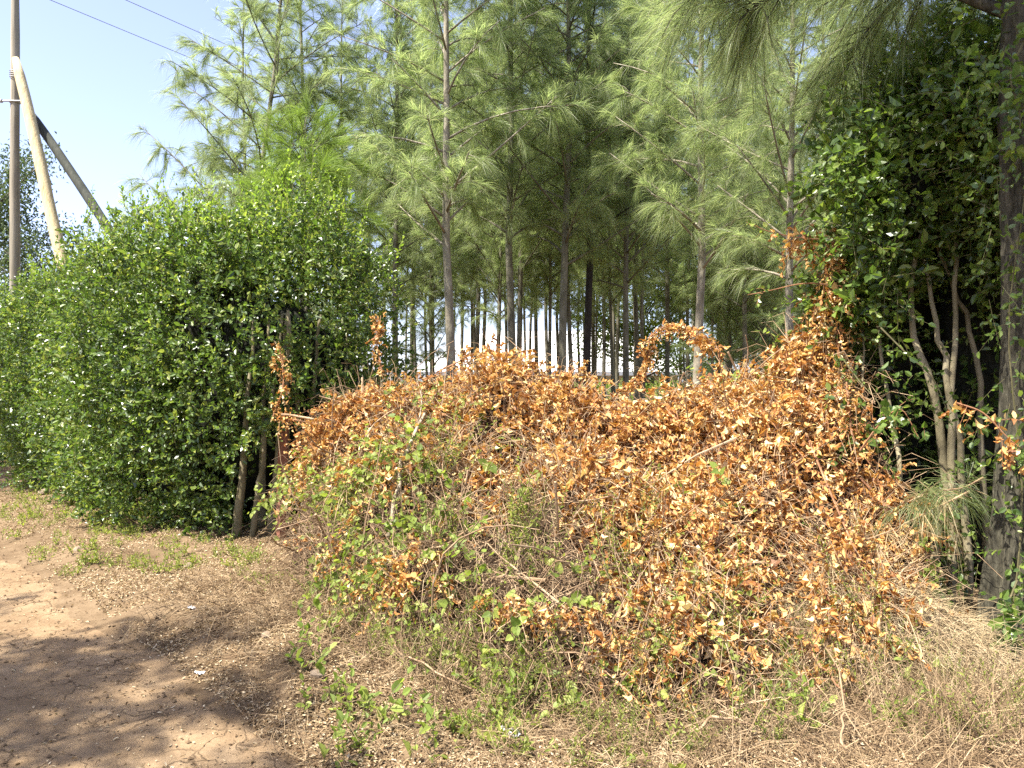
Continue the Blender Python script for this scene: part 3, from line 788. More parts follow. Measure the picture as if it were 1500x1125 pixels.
# bigger cut branches lying on the heap, each a thing
def branch(label, pts, r0, r1, mat='twig', forks=()):
    a = Acc(); c = curve(pts, 18)
    c = c + np.stack([vnoise(np.arange(18) * .7, k * 9, pts[0][0] * 5, 51) for k in range(3)], -1) * .02
    tubes(a, c[None], np.linspace(r0, r1, 18)[None], 6)
    for f in forks:
        cf = curve(f[0], 9); tubes(a, cf[None], np.linspace(f[1], .003, 9)[None], 5)
    o = part('cut_branch', a.mesh('cut_branch', M[mat], True), None)
    return tag(o, label, 'branch', 'cut branches lying on the dead hedge')
branch('long pale bare branch leaning on the left face of the dead hedge', [ON(573, 790, .05), ON(583, 710, .10), ON(605, 640, .10), ON(628, 590, .08), ON(655, 560, .08)], .019, .008, 'straw_pale', [([ON(612, 625, .10), ON(618, 585, .10), ON(610, 555, .12)], .008), ([ON(632, 585, .08), ON(665, 562, .08), ON(690, 552, .08)], .007)])
branch('short pale branch stub on the right half of the dead hedge', [ON(878, 671, .10), ON(905, 664, .08), ON(938, 655, .05)], .014, .012, 'straw_pale')
branch('thin brown branch jutting left from the dead hedge over the green hedge end', [PX(412, 608, 6.7), PX(470, 616, 6.6), ON(540, 634, .08), ON(600, 665, .06)], .012, .006, 'twig')
branch('slender tan branch sloping across the middle of the dead hedge', [ON(610, 815, .08), ON(680, 780, .08), ON(760, 745, .08), ON(830, 725, .08)], .009, .005, 'twig')
branch('forked pale stick poking from the dead hedge left of the yellow weeds', [ON(925, 720, .04), ON(915, 700, .10), ON(900, 735, .12)], .008, .005, 'straw_pale')
branch('thin stick lying level across the right half of the dead hedge', [ON(990, 690, .06), ON(1060, 680, .09), ON(1120, 692, .07)], .007, .004, 'twig')
branch('bent grey branch crossing the right foot of the dead hedge', [ON(1105, 880, .08), ON(1150, 905, .08), ON(1195, 960, .1), ON(1235, 1010, .12)], .009, .005, 'twig_red', [([ON(1165, 922, .08), ON(1200, 925, .1), ON(1240, 935, .1)], .005)])
branch('upright dry stalk standing in the straw heap', [ON(1238, 1100, .05), ON(1236, 1040, .15), ON(1228, 980, .2), ON(1200, 930, .2)], .006, .003, 'twig', [([ON(1236, 1040, .15), ON(1262, 1080, .1), ON(1290, 1110, .06)], .003)])
branch('curved dry twig lying at the foot of the glossy shrub', [ON(1290, 930, .06), ON(1320, 928, .08), ON(1350, 945, .08), ON(1375, 962, .05)], .008, .005, 'straw_pale')
branch('thin brown stalk slanting over the left foot of the dead hedge', [ON(545, 895, .08), ON(570, 930, .08), ON(600, 965, .1), ON(690, 1010, .08)], .007, .004, 'twig')
branch('grey broken twig near the lower edge of the view left of the straw heap', [ON(1010, 1075, .04), ON(1060, 1050, .1), ON(1110, 1062, .05)], .008, .004, 'twig')

# green creepers over the heap: each patch a plant
def creeper(label, s0, t0, ns, seed, spread=.28, ll=.058, mat='vine'):
    q = RNG(seed); a, b = Acc(), Acc()
    s = s0 + q.normal(size=ns) * spread; t = np.clip(t0 + q.normal(size=ns) * spread * .28, -.2, 1.0)
    p, nn, dn = mound_frame(s, t)
    p = p + nn * q.uniform(.02, .12, ns)[:, None]
    d = nrm(nn * .35 + q.normal(size=(ns, 3)) * .6 + dn * .3)
    sprigs(q, a, b, p, d, q.uniform(.15, .35, ns), 6, ll, ll * .82, droop=.25, ang=1.1, tpl=HEART, twig_r=.002, jit=.35, upn=1.0)
    o = thing('creeper_vine', label, 'vine', group='green creepers growing over the dead hedge')
    part('leaves', a.mesh('vine_leaves', M[mat]), o); part('loose_stems', b.mesh('vine_stem', M['twig_green']), o)  # second part: thin stems that carry the creeper leaves
creeper('green creeper low on the left edge of the dead hedge beside the hedge stems', .25, .5, 30, 61, .18)
creeper('green creeper around the foot of the long pale branch', .8, .60, 64, 62, .24)
creeper('leafy creeper at the left foot of the dead hedge near the verge', .65, .88, 60, 63, .24)
creeper('small creeper just right of the long pale branch near its top', 1.05, .30, 18, 64, .2, .045)
creeper('yellowish creeper patch in the middle of the dead hedge', 1.4, .38, 60, 65, .25, .036, 'weed')
creeper('broad leaved creeper hanging over the end of the clipped hedge', -.3, .12, 26, 66, .14)
creeper('light green creeper at the crest under the column of dead leaves', 3.75, -.05, 22, 67, .16, .06)
creeper('dark leaved creeper where the dead hedge meets the glossy shrub', 4.1, .45, 30, 68, .2, .06, 'hedge_big')
creeper('few creeper leaves in the centre of the dead hedge right of the pale stub', 2.9, .5, 5, 69, .12)
creeper('creeper beside the yellow weeds at the foot of the dead hedge', 1.6, .90, 46, 70, .28, .05)
creeper('dense green creeper below the slender tan branch', 1.2, .74, 56, 71, .24, .05)
creeper('yellow green creeper climbing the lower left face of the dead hedge', .55, .62, 70, 73, .24, .042, 'weed')
creeper('fine leaved yellow green creeper sprawling at the left foot of the dead hedge', 1.1, .95, 80, 74, .3, .036, 'weed')
creeper('creeper of small yellow green leaves under the right half of the dead hedge', 2.5, .86, 70, 72, .3, .032, 'weed')
# feathery yellow-green weeds standing in the heap
def weed_mesh(seed, ns, h, ll, lw, nl=12, spread=.06, mat='weed', tpl=LEAF):
    q = RNG(seed); a, b = Acc(), Acc()
    base = np.stack([q.normal(size=ns) * spread, q.normal(size=ns) * spread, np.zeros(ns)], -1)
    d = nrm(np.stack([q.normal(size=ns) * .35, q.normal(size=ns) * .35, np.ones(ns)], -1))
    sprigs(q, a, b, base, d, q.uniform(.5, 1, ns) * h, nl, ll, lw, droop=.1, ang=1.0, tpl=tpl, twig_r=.0022)
    return a.mesh('weed_leaves', M[mat]), b.mesh('weed_stem', M['twig_green'])
W_TALL = [weed_mesh(210 + i, 9, .55, .032, .011, 20) for i in range(3)]
W_SMALL = [weed_mesh(220 + i, 8, .14, .036, .015, 7, .06) for i in range(3)]
W_BROAD = [weed_mesh(230 + i, 5, .22, .05, .032, 6, .04, 'vine') for i in range(3)]
def weed(name, label, group, mm, loc, rz, sc):
    o = thing(name, label, 'weed', loc, rz, group); o.scale = (sc,) * 3
    part('leaves', mm[0], o); part('loose_stems', mm[1], o)  # second part: separate stems of the weed
r = RNG(8)
for k in range(44):
    s, t = ([(2.55, .62), (2.4, .70), (2.7, .74), (3.0, .78), (2.3, .8), (3.3, .8), (1.3, .6), (1.8, .7)] + [(r.uniform(.3, 3.9), r.uniform(.62, 1.05)) for _ in range(36)])[k]
    p, _, _ = mound_frame(np.array([s]), np.array([min(t, .96)]))
    if t > .96: p[0, :2] += EN * r.uniform(.02, .35); p[0, 2] = ground_z(p[0, 0], p[0, 1])
    weed('feathery_weed', 'tall feathery yellow green weed growing out of the foot of the dead hedge', 'feathery weeds in the dead hedge', W_TALL[k % 3], tuple(p[0]), r.uniform(0, 6), r.uniform(.7, 1.05))
for k in range(60):
    x, y = r.uniform(-1.2, 2.3), r.uniform(3.15, 4.6)
    if road_u(x, y) < .7: continue
    weed('feathery_weed', 'tall feathery yellow green weed growing out of the foot of the dead hedge', 'feathery weeds in the dead hedge', W_TALL[k % 3], (x, y, float(ground_z(x, y)) - .01), r.uniform(0, 6), r.uniform(.3, .75))
# small weeds on the verge
cnt = 0
while cnt < 130:
    x, y = r.uniform(-6.5, 2.2), r.uniform(3.0, 11)
    u = road_u(x, y)
    if not (.05 < u < 1.5) or abs(x) > y * .7: continue
    if vnoise(x * 1.2, y * 1.2, 0, 71) < -.1: continue
    weed('verge_weed', 'small green weed sprouting on the leaf strewn road verge', 'weeds along the road verge', W_SMALL[cnt % 3], (x, y, float(ground_z(x, y)) - .005), r.uniform(0, 6), r.uniform(.6, 1.35))
    cnt += 1
for k, (px, py) in enumerate([(720, 1030), (745, 1010), (1030, 995), (640, 900), (655, 935), (930, 1060), (1160, 1070), (560, 870), (470, 870), (370, 830), (880, 1020), (610, 910), (1060, 960), (1190, 1100)] + [(r.uniform(450, 1400), r.uniform(900, 1120)) for _ in range(44)]):
    Yd = 1.6 * 1177 / (py - 562.5) * .97
    x = (px - 750) / 1177 * Yd
    weed('leafy_weed', 'leafy green weed at the foot of the dead hedge', 'leafy weeds along the foot of the dead hedge', W_BROAD[k % 3], (x, Yd, float(ground_z(x, Yd)) - .01), r.uniform(0, 6), r.uniform(.8, 1.5))

# ------------------------------------------------------------------ straw heap and dry grass at the foot
def stalks(acc, r, base, d, L, rad, droop):
    n = len(base)
    tt = np.array([0, .33, .66, 1.0])
    side = r.normal(size=(n, 3)) * .12
    P = base[:, None, :] + d[:, None, :] * (L[:, None] * tt)[..., None] + side[:, None, :] * (L[:, None] * tt ** 2)[..., None]
    P[:, :, 2] -= (droop * L)[:, None] * tt ** 2
    gz = ground_z(P[:, :, 0], P[:, :, 1]); P[:, :, 2] = np.maximum(P[:, :, 2], gz + .004)
    tubes(acc, P, rad[:, None] * np.array([1, .85, .65, .3]), 3)
a = Acc(); n = 5200
c = np.array([[1.95, 4.45], [2.15, 4.25], [1.75, 4.15], [2.35, 4.0], [1.55, 4.3]])[r.integers(0, 5, n)]
xy = c + r.normal(size=(n, 2)) * .19
z = ground_z(xy[:, 0], xy[:, 1]) + r.uniform(.2, 1, n) * (.46 * np.exp(-((xy[:, 0] - 1.8) ** 2 + (xy[:, 1] - 4.5) ** 2) / .14) + .2 * np.exp(-((xy[:, 0] - 2.2) ** 2 + (xy[:, 1] - 4.2) ** 2) / .08))
d = nrm(np.stack([r.normal(.4, .8, n), r.normal(-.5, .7, n), r.normal(.75, .5, n)], -1))
stalks(a, r, np.concatenate([xy, z[:, None]], 1), d, r.uniform(.18, .45, n), r.uniform(.0009, .0020, n), r.uniform(.3, .8, n))
o = part('dry_grass', a.mesh('dry_grass_heap', M['straw']), None)
tag(o, 'pale dry grass heaped at the right foot of the dead hedge', 'dry grass', kind='stuff')

a = Acc(); n = 34000
x = r.uniform(-2.4, 3.0, n); y = r.uniform(2.6, 6.2, n); u = road_u(x, y)
ok = (u > .15 + .3 * vnoise(x * 2, y * 2, 0, 72)) & (r.uniform(0, 1, n) < .35 + .65 * smooth(.4, 1.2, u))
x, y = x[ok], y[ok]; n = len(x)
d = nrm(np.stack([r.normal(size=n), r.normal(size=n), np.abs(r.normal(size=n)) * .75], -1))
stalks(a, r, np.stack([x, y, ground_z(x, y) + r.uniform(0, .05, n)], -1), d, r.uniform(.08, .34, n), r.uniform(.0008, .0022, n), r.uniform(.2, .6, n))
n = 9500
x = r.uniform(-1.3, 2.6, n); y = r.uniform(3.0, 4.9, n); u = road_u(x, y)
ok = (u > .75) & (vnoise(x * 2.3, y * 2.3, 0, 75) + r.uniform(-.5, .5, n) > -.05); x, y = x[ok], y[ok]; n = len(x)
d = nrm(np.stack([r.normal(size=n) * .5, r.normal(size=n) * .5, np.ones(n)], -1))
stalks(a, r, np.stack([x, y, ground_z(x, y)], -1), d, r.uniform(.12, .42, n), r.uniform(.0010, .0024, n), r.uniform(.05, .35, n))
o = part('dry_stalks', a.mesh('dry_stalks', M['stalk']), None)
tag(o, 'dry twigs and stalks strewn along the foot of the dead hedge', 'dry stalks', kind='stuff')

# ------------------------------------------------------------------ leaf litter
a = Acc(); n = 520000
y = 2.4 + 12.5 * r.uniform(0, 1, n) ** 1.2; x = r.uniform(-.72, .72, n) * y; u = road_u(x, y)
w = np.where(u > .05, .95, .09 * np.exp(np.minimum(u, 0) * 2.2) + .004) * np.clip(.62 + .75 * vnoise(x * 1.7, y * 1.7, 0, 73) + .4 * vnoise(x * 6, y * 6, 0, 74), 0, 1)
ok = (r.uniform(0, 1, n) < w) & (u < 2.6) & (u > -4.2) & (y - .2 * x < 13)
x, y = x[ok], y[ok]; n = len(x); uu = road_u(x, y)
zz = np.maximum(ground_z(x, y), np.where(uu < -.05, ground_z(x, y, True) + .006, -9)) + r.uniform(.002, .012, n)
leaves(a, np.stack([x, y, zz], -1), np.stack([r.normal(size=n), r.normal(size=n), r.normal(size=n) * .25], -1), np.array([0, 0, 1.0]) + rand_dir(r, n) * .45, r.uniform(.007, .030, n), r.uniform(.004, .015, n), DRY, r.uniform(-.5, 1.2, n))
o = part('leaf_litter', a.mesh('leaf_litter', M['litter']), None)
tag(o, 'fallen tan leaves scattered over the verge and road edge', 'leaf litter', kind='stuff')

a = Acc(); n = 9000
y = 2.5 + 8 * r.uniform(0, 1, n) ** 1.3; x = r.uniform(-.7, .62, n) * y; u = road_u(x, y)
ok = (u > -4) & (u < 2.2) & (r.uniform(0, 1, n) < .3 + .7 * np.exp(-(u / .5) ** 2)); x, y = x[ok], y[ok]; n = len(x); u = road_u(x, y)
sz = .003 + .012 * r.uniform(0, 1, n) ** 3
oct_ = np.array([(1, 0, 0), (0, 1, 0), (-1, 0, 0), (0, -1, 0), (0, 0, .7), (0, 0, -.7)], float)
V = np.stack([x, y, np.maximum(ground_z(x, y), np.where(u < 0, ground_z(x, y, True) + .006, -9)) + sz * .3], -1)[:, None, :] + oct_[None] * (sz[:, None] * r.uniform(.6, 1.4, (n, 6)))[..., None]
a.add(V, {3: np.array([(0, 1, 4), (1, 2, 4), (2, 3, 4), (3, 0, 4), (1, 0, 5), (2, 1, 5), (3, 2, 5), (0, 3, 5)])[None] + (np.arange(n) * 6)[:, None, None]})
o = part('gravel', a.mesh('gravel', M['clod']), None)
tag(o, 'crumbs of dry soil and grit along the road edge', 'grit', kind='stuff')

# stones and scraps
def stone(name, label, cat, px, py, size, mat, seed, flat=.55, group=None):
    q = RNG(seed)
    Yd = 1.6 * 1177 / (py - 562.5) * .965; x = (px - 750) / 1177 * Yd
    th = np.linspace(0, PI, 9); ph = np.linspace(0, 2 * PI, 15)[:-1]
    TH, PH = np.meshgrid(th, ph, indexing='ij')
    D = np.stack([np.sin(TH) * np.cos(PH), np.sin(TH) * np.sin(PH), np.cos(TH)], -1)
    k = 1 + .28 * vnoise(D[..., 0] * 1.7, D[..., 1] * 1.7, D[..., 2] * 1.7, seed) + .1 * vnoise(D[..., 0] * 4, D[..., 1] * 4, D[..., 2] * 4, seed + 1)
    V = D * k[..., None] * np.array([size, size * .75, size * flat])
    i = np.arange(9 * 14).reshape(9, 14); j = np.roll(i, -1, 1)
    F = np.stack([i[:-1], i[1:], j[1:], j[:-1]], -1).reshape(-1, 4)
    o = part(name, Acc().add(V, {4: F}).mesh(name, M[mat]), None)
    o.location = (x, Yd, float(ground_z(x, Yd)) + size * flat * .5); o.rotation_euler = (q.uniform(-.3, .3), q.uniform(-.3, .3), q.uniform(0, 6))
    tag(o, label, cat, group)
def scrap(label, px, py, size, seed):
    q = RNG(seed)
    Yd = 1.6 * 1177 / (py - 562.5) * .965; x = (px - 750) / 1177 * Yd
    gx_, gy_ = np.meshgrid(np.linspace(-.5, .5, 7), np.linspace(-.35, .35, 6), indexing='ij')
    z = .22 * vnoise(gx_ * 4, gy_ * 4, 0, seed) + .12 * vnoise(gx_ * 9, gy_ * 9, 2, seed) + .15
    V = np.stack([gx_ + .1 * vnoise(gx_ * 5, gy_ * 5, 3, seed), gy_ + .1 * vnoise(gx_ * 5, gy_ * 5, 5, seed), z], -1) * size
    V = np.concatenate([V.reshape(-1, 3), V.reshape(-1, 3) - np.array([0, 0, .002])])
    f = grid_faces(7, 6)
    o = part('paper_scrap', Acc().add(V, {4: np.concatenate([f, f[:, ::-1] + 42])}).mesh('paper_scrap', M['paper']), None)
    o.location = (x, Yd, float(ground_z(x, Yd)) + .01); o.rotation_euler = (0, 0, q.uniform(0, 6))
    tag(o, label, 'litter')
scrap('crumpled white scrap on the verge bank, farther of the two beside the road', 281, 903, .055, 81)
scrap('crumpled white scrap at the road edge below the green weeds', 293, 982, .045, 82)
scrap('pale crumpled wrapper among the stalks at the foot of the dead hedge', 748, 1082, .10, 83)
for k, (px, py, sz, lb_) in enumerate([(65, 733, .09, 'brown stone on the verge at the shaded end of the road'), (115, 812, .05, 'small flat stone at the road edge below the hedge'), (390, 950, .035, 'brown stone on the bank beside the dead hedge'),
                                  (465, 1015, .045, 'rounded clod of soil on the bank, nearest to the track'), (275, 838, .045, 'flat stone under the near foot of the clipped hedge')]):
    stone('stone', lb_, 'stone', px, py, sz, 'stone', 90 + k)

# reddish board post at the hedge end
bx = PX(412, 720, 7.6)
o = part('fence_post', tubes(Acc(), np.array([[(bx[0], 7.6, .05), (bx[0] + .005, 7.61, .6), (bx[0] + .02, 7.63, 1.3)]]), np.array([[.055, .052, .045]]), 6).mesh('fence_post', M['post']), None)
tag(o, 'weathered reddish wooden post at the bare foot of the clipped hedge', 'post')

# ------------------------------------------------------------------ glossy shrub and big tree on the right
RH = [(2.4, 5.3, 2.85, .45, .4, .75), (3.0, 4.75, 3.35, .5, .3, .6), (2.8, 5.2, 3.1, .5, .45, .65), (3.2, 5.0, 2.9, .5, .5, .8), (3.1, 5.5, 3.6, .6, .5, .5), (2.35, 5.6, 2.2, .32, .35, .4),
      (2.9, 6.1, 1.6, .5, .4, 1.75), (3.7, 5.7, 1.9, .7, .5, 1.9), (4.3, 4.9, 2.1, .8, .6, 2.1)]
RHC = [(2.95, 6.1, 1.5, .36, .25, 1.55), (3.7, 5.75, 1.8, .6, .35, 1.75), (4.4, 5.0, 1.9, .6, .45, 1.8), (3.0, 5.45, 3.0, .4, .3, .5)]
rst = [([PX(1352, 905, 5.0), PX(1385, 700, 5.05), PX(1362, 560, 5.1), PX(1335, 470, 5.2), PX(1350, 330, 5.3)], .034, .014),
       ([PX(1392, 900, 4.95), PX(1395, 690, 5.0), PX(1390, 560, 5.05), PX(1372, 480, 5.15), PX(1350, 380, 5.3)], .030, .012),
       ([PX(1418, 890, 4.95), PX(1410, 680, 5.0), PX(1392, 560, 5.05), PX(1400, 430, 5.15), PX(1390, 280, 5.3)], .026, .012),
       ([PX(1440, 820, 5.15), PX(1436, 600, 5.2), PX(1420, 470, 5.3), PX(1390, 410, 5.4), PX(1360, 300, 5.5)], .022, .010),
       ([PX(1335, 960, 4.7), PX(1338, 850, 4.75), PX(1310, 640, 5.2), PX(1290, 520, 5.4), PX(1280, 430, 5.5)], .022, .008),
       ([PX(1300, 930, 5.1), PX(1280, 760, 5.2), PX(1268, 620, 5.3), PX(1262, 480, 5.5)], .016, .006)]
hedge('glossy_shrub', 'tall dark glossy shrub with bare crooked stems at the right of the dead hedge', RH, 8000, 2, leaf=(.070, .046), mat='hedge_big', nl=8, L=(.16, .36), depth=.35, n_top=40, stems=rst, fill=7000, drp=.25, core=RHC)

r = RNG(9)
ta = Acc()
tx, ty = 2.76, 4.42
Kt = 150; zt = np.linspace(-.05, 9.5, Kt)
c = np.stack([tx + .04 * vnoise(zt * .6, 0, 0, 15) + .02 * zt, ty + .04 * vnoise(zt * .6, 3, 0, 16), zt], -1)
sides = 84; ang = np.arange(sides) * 2 * PI / sides
rr = (.14 * (1 - .055 * zt) + .09 * np.exp(-zt / .22))[:, None] * (1 + .07 * np.sin(ang * 7 + 2 * vnoise(zt, 0, 0, 17)[:, None]) + .06 * vnoise(np.cos(ang)[None] * 3, np.sin(ang)[None] * 3, zt[:, None] * 1.2, 18)
      + .10 * np.minimum(vnoise(np.cos(ang)[None] * 8, np.sin(ang)[None] * 8, zt[:, None] * 3.5, 28), .15) + .05 * vnoise(np.cos(ang)[None] * 17, np.sin(ang)[None] * 17, zt[:, None] * 9, 29))
V = c[:, None, :] + rr[..., None] * np.stack([np.cos(ang), np.sin(ang), np.zeros(sides)], -1)[None]
i = np.arange(Kt * sides).reshape(Kt, sides); j = np.roll(i, -1, 1)
ta.add(V, {4: np.stack([i[:-1], j[:-1], j[1:], i[1:]], -1).reshape(-1, 4)})
ca = Acc()
# limbs: (start height, end point); they fan out over the dead hedge and the shrub
limbs = [(3.6, (1.55, 5.3, 4.05)), (3.9, (1.2, 5.6, 4.25)), (4.3, (.9, 5.0, 5.2)), (4.6, (1.9, 6.6, 4.4)), (5.0, (1.0, 3.9, 6.2)), (5.2, (2.2, 6.4, 5.6)), (5.5, (3.6, 6.2, 5.6)), (4.8, (3.5, 5.4, 4.2)), (4.2, (2.25, 5.4, 3.75)), (5.8, (.6, 4.6, 6.9)),
         (6.2, (1.2, 5.8, 7.2)), (6.5, (1.6, 2.8, 7.4)), (6.9, (3.9, 4.6, 7.6)), (7.2, (1.2, 4.4, 8.4)), (4.4, (4.4, 5.0, 4.8)), (5.6, (1.4, 4.6, 6.4)), (4.7, (2.6, 5.9, 4.15)), (6.0, (1.9, 4.9, 6.8)), (3.8, (3.0, 5.7, 4.0))]
limbs += [(5.3, (1.5, 3.9, 5.7)), (5.0, (1.1, 3.8, 5.1)), (5.6, (1.3, 3.9, 5.6)), (5.2, (1.3, 3.3, 5.2)), (5.4, (1.6, 2.9, 5.5)), (5.0, (1.7, 3.6, 5.0)), (5.8, (1.2, 2.6, 6.0)), (6.2, (1.5, 3.4, 6.4)), (6.6, (1.1, 2.2, 6.8)), (5.6, (2.0, 2.7, 5.4)), (6.0, (2.4, 2.9, 6.2)), (5.1, (2.3, 3.2, 5.0)), (6.8, (1.9, 2.2, 7.0)), (7.1, (1.3, 3.0, 7.4))]  # extra limbs above the view, unseen, added to shade trunk and shrub
for hs, e in limbs:
    b0 = np.array([tx + .02 * hs, ty, hs]); e = np.array(e)
    L = np.linalg.norm(e - b0)
    cc = curve([b0, b0 * .6 + e * .4 + np.array([0, 0, .14 * L]), e * .85 + b0 * .15 + np.array([0, 0, .08 * L]), e], 12)
    tubes(ta, cc[None], np.linspace(.04, .006, 12)[None], 6)
    n = int((50 if e[1] < 3.7 else 38) * L)
    t = r.uniform(.2, 1, n) * 10.99; k = t.astype(int); f = (t - k)[:, None]
    base = cc[k] * (1 - f) + cc[k + 1] * f
    bd = nrm(cc[k + 1] - cc[k])
    td = nrm(bd * .8 + rand_dir(r, n) * .8); tl = r.uniform(.2, .5, n)
    TP = np.stack([base, base + td * (tl * .55)[:, None], base + td * tl[:, None] + np.array([0, 0, -.3]) * tl[:, None]], 1)
    tubes(ta, TP, np.broadcast_to(np.array([.005, .004, .002]), (n, 3)), 3)
    ndl = 66; w_ = np.repeat(np.arange(n), ndl); N = len(w_)
    q = r.uniform(0, 1, N) ** .8; kk = (q > .5).astype(int); ff = (q * 2 - kk)[:, None]
    nb0 = TP[w_, kk] * (1 - ff) + TP[w_, kk + 1] * ff
    nd = nrm(td[w_] * .9 + (r.normal(size=(n, 3)) * .3)[w_] + r.normal(size=(N, 3)) * .36 + np.array([0, 0, -.15]))
    needle_mesh(r, ca, nb0, nd, r.uniform(.14, .30, N), .0021, r.uniform(.2, .6, N))
big = thing('casuarina_tree', 'big casuarina with furrowed grey trunk at the right edge, its fronds hanging over the shrub', 'tree')
part('trunk', ta.mesh('big_trunk', M['bark_furrow'], True), big)
part('crown', ca.mesh('big_crown', M['needle']), big)

# low casuarina sprout at the foot of the big tree
def sprout(name, label, cat, pts, ntw, ndl, nlen, mat, seed, group=None, w=.0024, down=-.6, bark='twig'):
    q = RNG(seed); a, b = Acc(), Acc()
    c = curve(pts, 12); tubes(b, c[None], np.linspace(.008, .003, 12)[None], 5)
    i = q.integers(3, 12, ntw); base = c[i]
    td = nrm(q.normal(size=(ntw, 3)) * .7 + np.array([-.2, -.4, .1])); tl = q.uniform(.08, .2, ntw)
    tubes(b, np.stack([base, base + td * (tl * .5)[:, None], base + td * tl[:, None]], 1), np.broadcast_to(np.array([.003, .002, .0015]), (ntw, 3)), 3)
    w_ = np.repeat(np.arange(ntw), ndl); N = len(w_)
    nb0 = base[w_] + td[w_] * (tl[w_] * q.uniform(0, 1, N))[:, None]
    nd = nrm(td[w_] + q.normal(size=(N, 3)) * .35 + np.array([0, 0, down]))
    needle_mesh(q, a, nb0, nd, q.uniform(*nlen, N), w, q.uniform(.2, .5, N))
    o = thing(name, label, cat, group=group)
    part('needles', a.mesh(name + '_needles', M[mat]), o); part('loose_stems', b.mesh(name + '_stem', M[bark]), o)  # second part: stem and twigs that hold the needles
sprout('casuarina_sprout', 'drooping green casuarina sprout hanging before the stems of the glossy shrub', 'sapling', [PX(1440, 700, 4.6), PX(1410, 715, 4.55), PX(1370, 720, 4.5), PX(1330, 735, 4.45)], 20, 26, (.12, .32), 'needle', 401, down=-.45)
sprout('dry_frond', 'dry tan casuarina frond hanging beside the green sprout', 'branch', [PX(1420, 720, 4.5), PX(1380, 740, 4.45), PX(1310, 775, 4.4), PX(1270, 790, 4.4)], 12, 24, (.10, .26), 'dead_needle', 402)
sprout('dry_frond', 'fallen brown frond lying at the foot of the big tree', 'branch', [PX(1500, 1050, 3.95), PX(1450, 1040, 3.9), PX(1410, 1045, 3.85), PX(1395, 1060, 3.8)], 20, 50, (.15, .3), 'dead_needle', 403, down=-.15)

# dead sprig hanging on the big trunk and small leafy climbers on it
def sprig_thing(name, label, cat, pts, n, mat, ll, lw, seed, tpl, L=(.05, .12), nl=5, jit=.03, r0=.006, twm='twig_red'):
    q = RNG(seed); a, b = Acc(), Acc(); c = curve(pts, 16)
    tubes(b, c[None], np.linspace(r0, .002, 16)[None], 5)
    u = q.uniform(1, 14.99, n); i = u.astype(int); f = (u - i)[:, None]
    P = c[i] * (1 - f) + c[i + 1] * f + q.normal(size=(n, 3)) * jit
    sprigs(q, a, b, P, rand_dir(q, n) + np.array([0, -.3, -.2]), q.uniform(*L, n), nl, ll, lw, droop=.3, ang=1.0, tpl=tpl, twig_r=.0018, jit=.4, curl=(-.2, 1.5), upn=.8)
    o = thing(name, label, cat)
    part('leaves', a.mesh(name + '_leaves', M[mat]), o); part('loose_stems', b.mesh(name + '_stem', M[twm]), o)  # second part: main stem with its twigs
sprig_thing('dead_sprig', 'dead ochre sprig caught on the furrowed trunk at the right edge', 'branch', [PX(1400, 590, 4.2), PX(1440, 605, 4.15), PX(1475, 640, 4.1), PX(1500, 660, 4.05)], 20, 'dead', .055, .034, 501, DRY)
sprig_thing('creeper_vine', 'leafy climber hanging down the lower trunk at the right edge', 'vine', [PX(1490, 850, 4.1), PX(1475, 890, 4.08), PX(1470, 920, 4.06), PX(1462, 945, 4.05)], 26, 'hedge_big', .06, .042, 502, LEAF, twm='twig_green')
sprig_thing('creeper_vine', 'leafy climber on the upper trunk at the right edge', 'vine', [PX(1500, 60, 4.2), PX(1480, 110, 4.15), PX(1495, 180, 4.1), PX(1470, 230, 4.15)], 90, 'hedge_big', .06, .042, 503, LEAF, twm='twig_green', jit=.12)
sprig_thing('leafy_shoot', 'leafy shoot reaching left above the column of dead leaves', 'shrub', [PX(1250, 345, 5.4), PX(1190, 350, 5.5), PX(1130, 340, 5.6), PX(1095, 325, 5.65)], 9, 'vine', .055, .038, 504, LEAF, L=(.04, .09), nl=3, jit=.015)
sprig_thing('leafy_shoot', 'shorter leafy shoot reaching left below the dead leaf column top', 'shrub', [PX(1240, 420, 5.4), PX(1180, 415, 5.5), PX(1130, 425, 5.6), PX(1095, 432, 5.65)], 10, 'hedge_big', .055, .038, 505, LEAF, L=(.04, .09), nl=3, jit=.015)
sprig_thing('leafy_shoot', 'pale new shoot with big leaves in front of the crooked stems', 'shrub', [PX(1260, 660, 4.8), PX(1290, 620, 4.7), PX(1320, 600, 4.65), PX(1345, 640, 4.6)], 14, 'hedge_big', .07, .045, 506, LEAF, L=(.05, .12), nl=4)
sprig_thing('leafy_shoot', 'bright leafy shoot at the foot of the crooked stems', 'shrub', [PX(1370, 900, 4.5), PX(1372, 850, 4.45), PX(1360, 820, 4.4), PX(1350, 800, 4.4)], 12, 'vine', .055, .038, 507, LEAF, L=(.05, .12), nl=4)
sprig_thing('creeper_vine', 'long leafy climber cloaking the furrowed trunk at the right edge', 'vine', [(2.62, 4.24, .2), (2.68, 4.22, 1.0), (2.62, 4.24, 1.9), (2.70, 4.22, 2.7), (2.66, 4.24, 3.5)], 150, 'hedge_big', .052, .034, 512, LEAF, L=(.08, .2), nl=6, jit=.07, twm='twig_green')
sprig_thing('leafy_shoot', 'low bushy shoots before the dark hollow under the glossy shrub', 'shrub', [(2.25, 4.95, .25), (2.45, 4.85, .55), (2.6, 4.8, .8), (2.75, 4.75, 1.0)], 80, 'hedge_big', .05, .033, 513, LEAF, L=(.1, .22), nl=6, jit=.16, twm='twig_green')
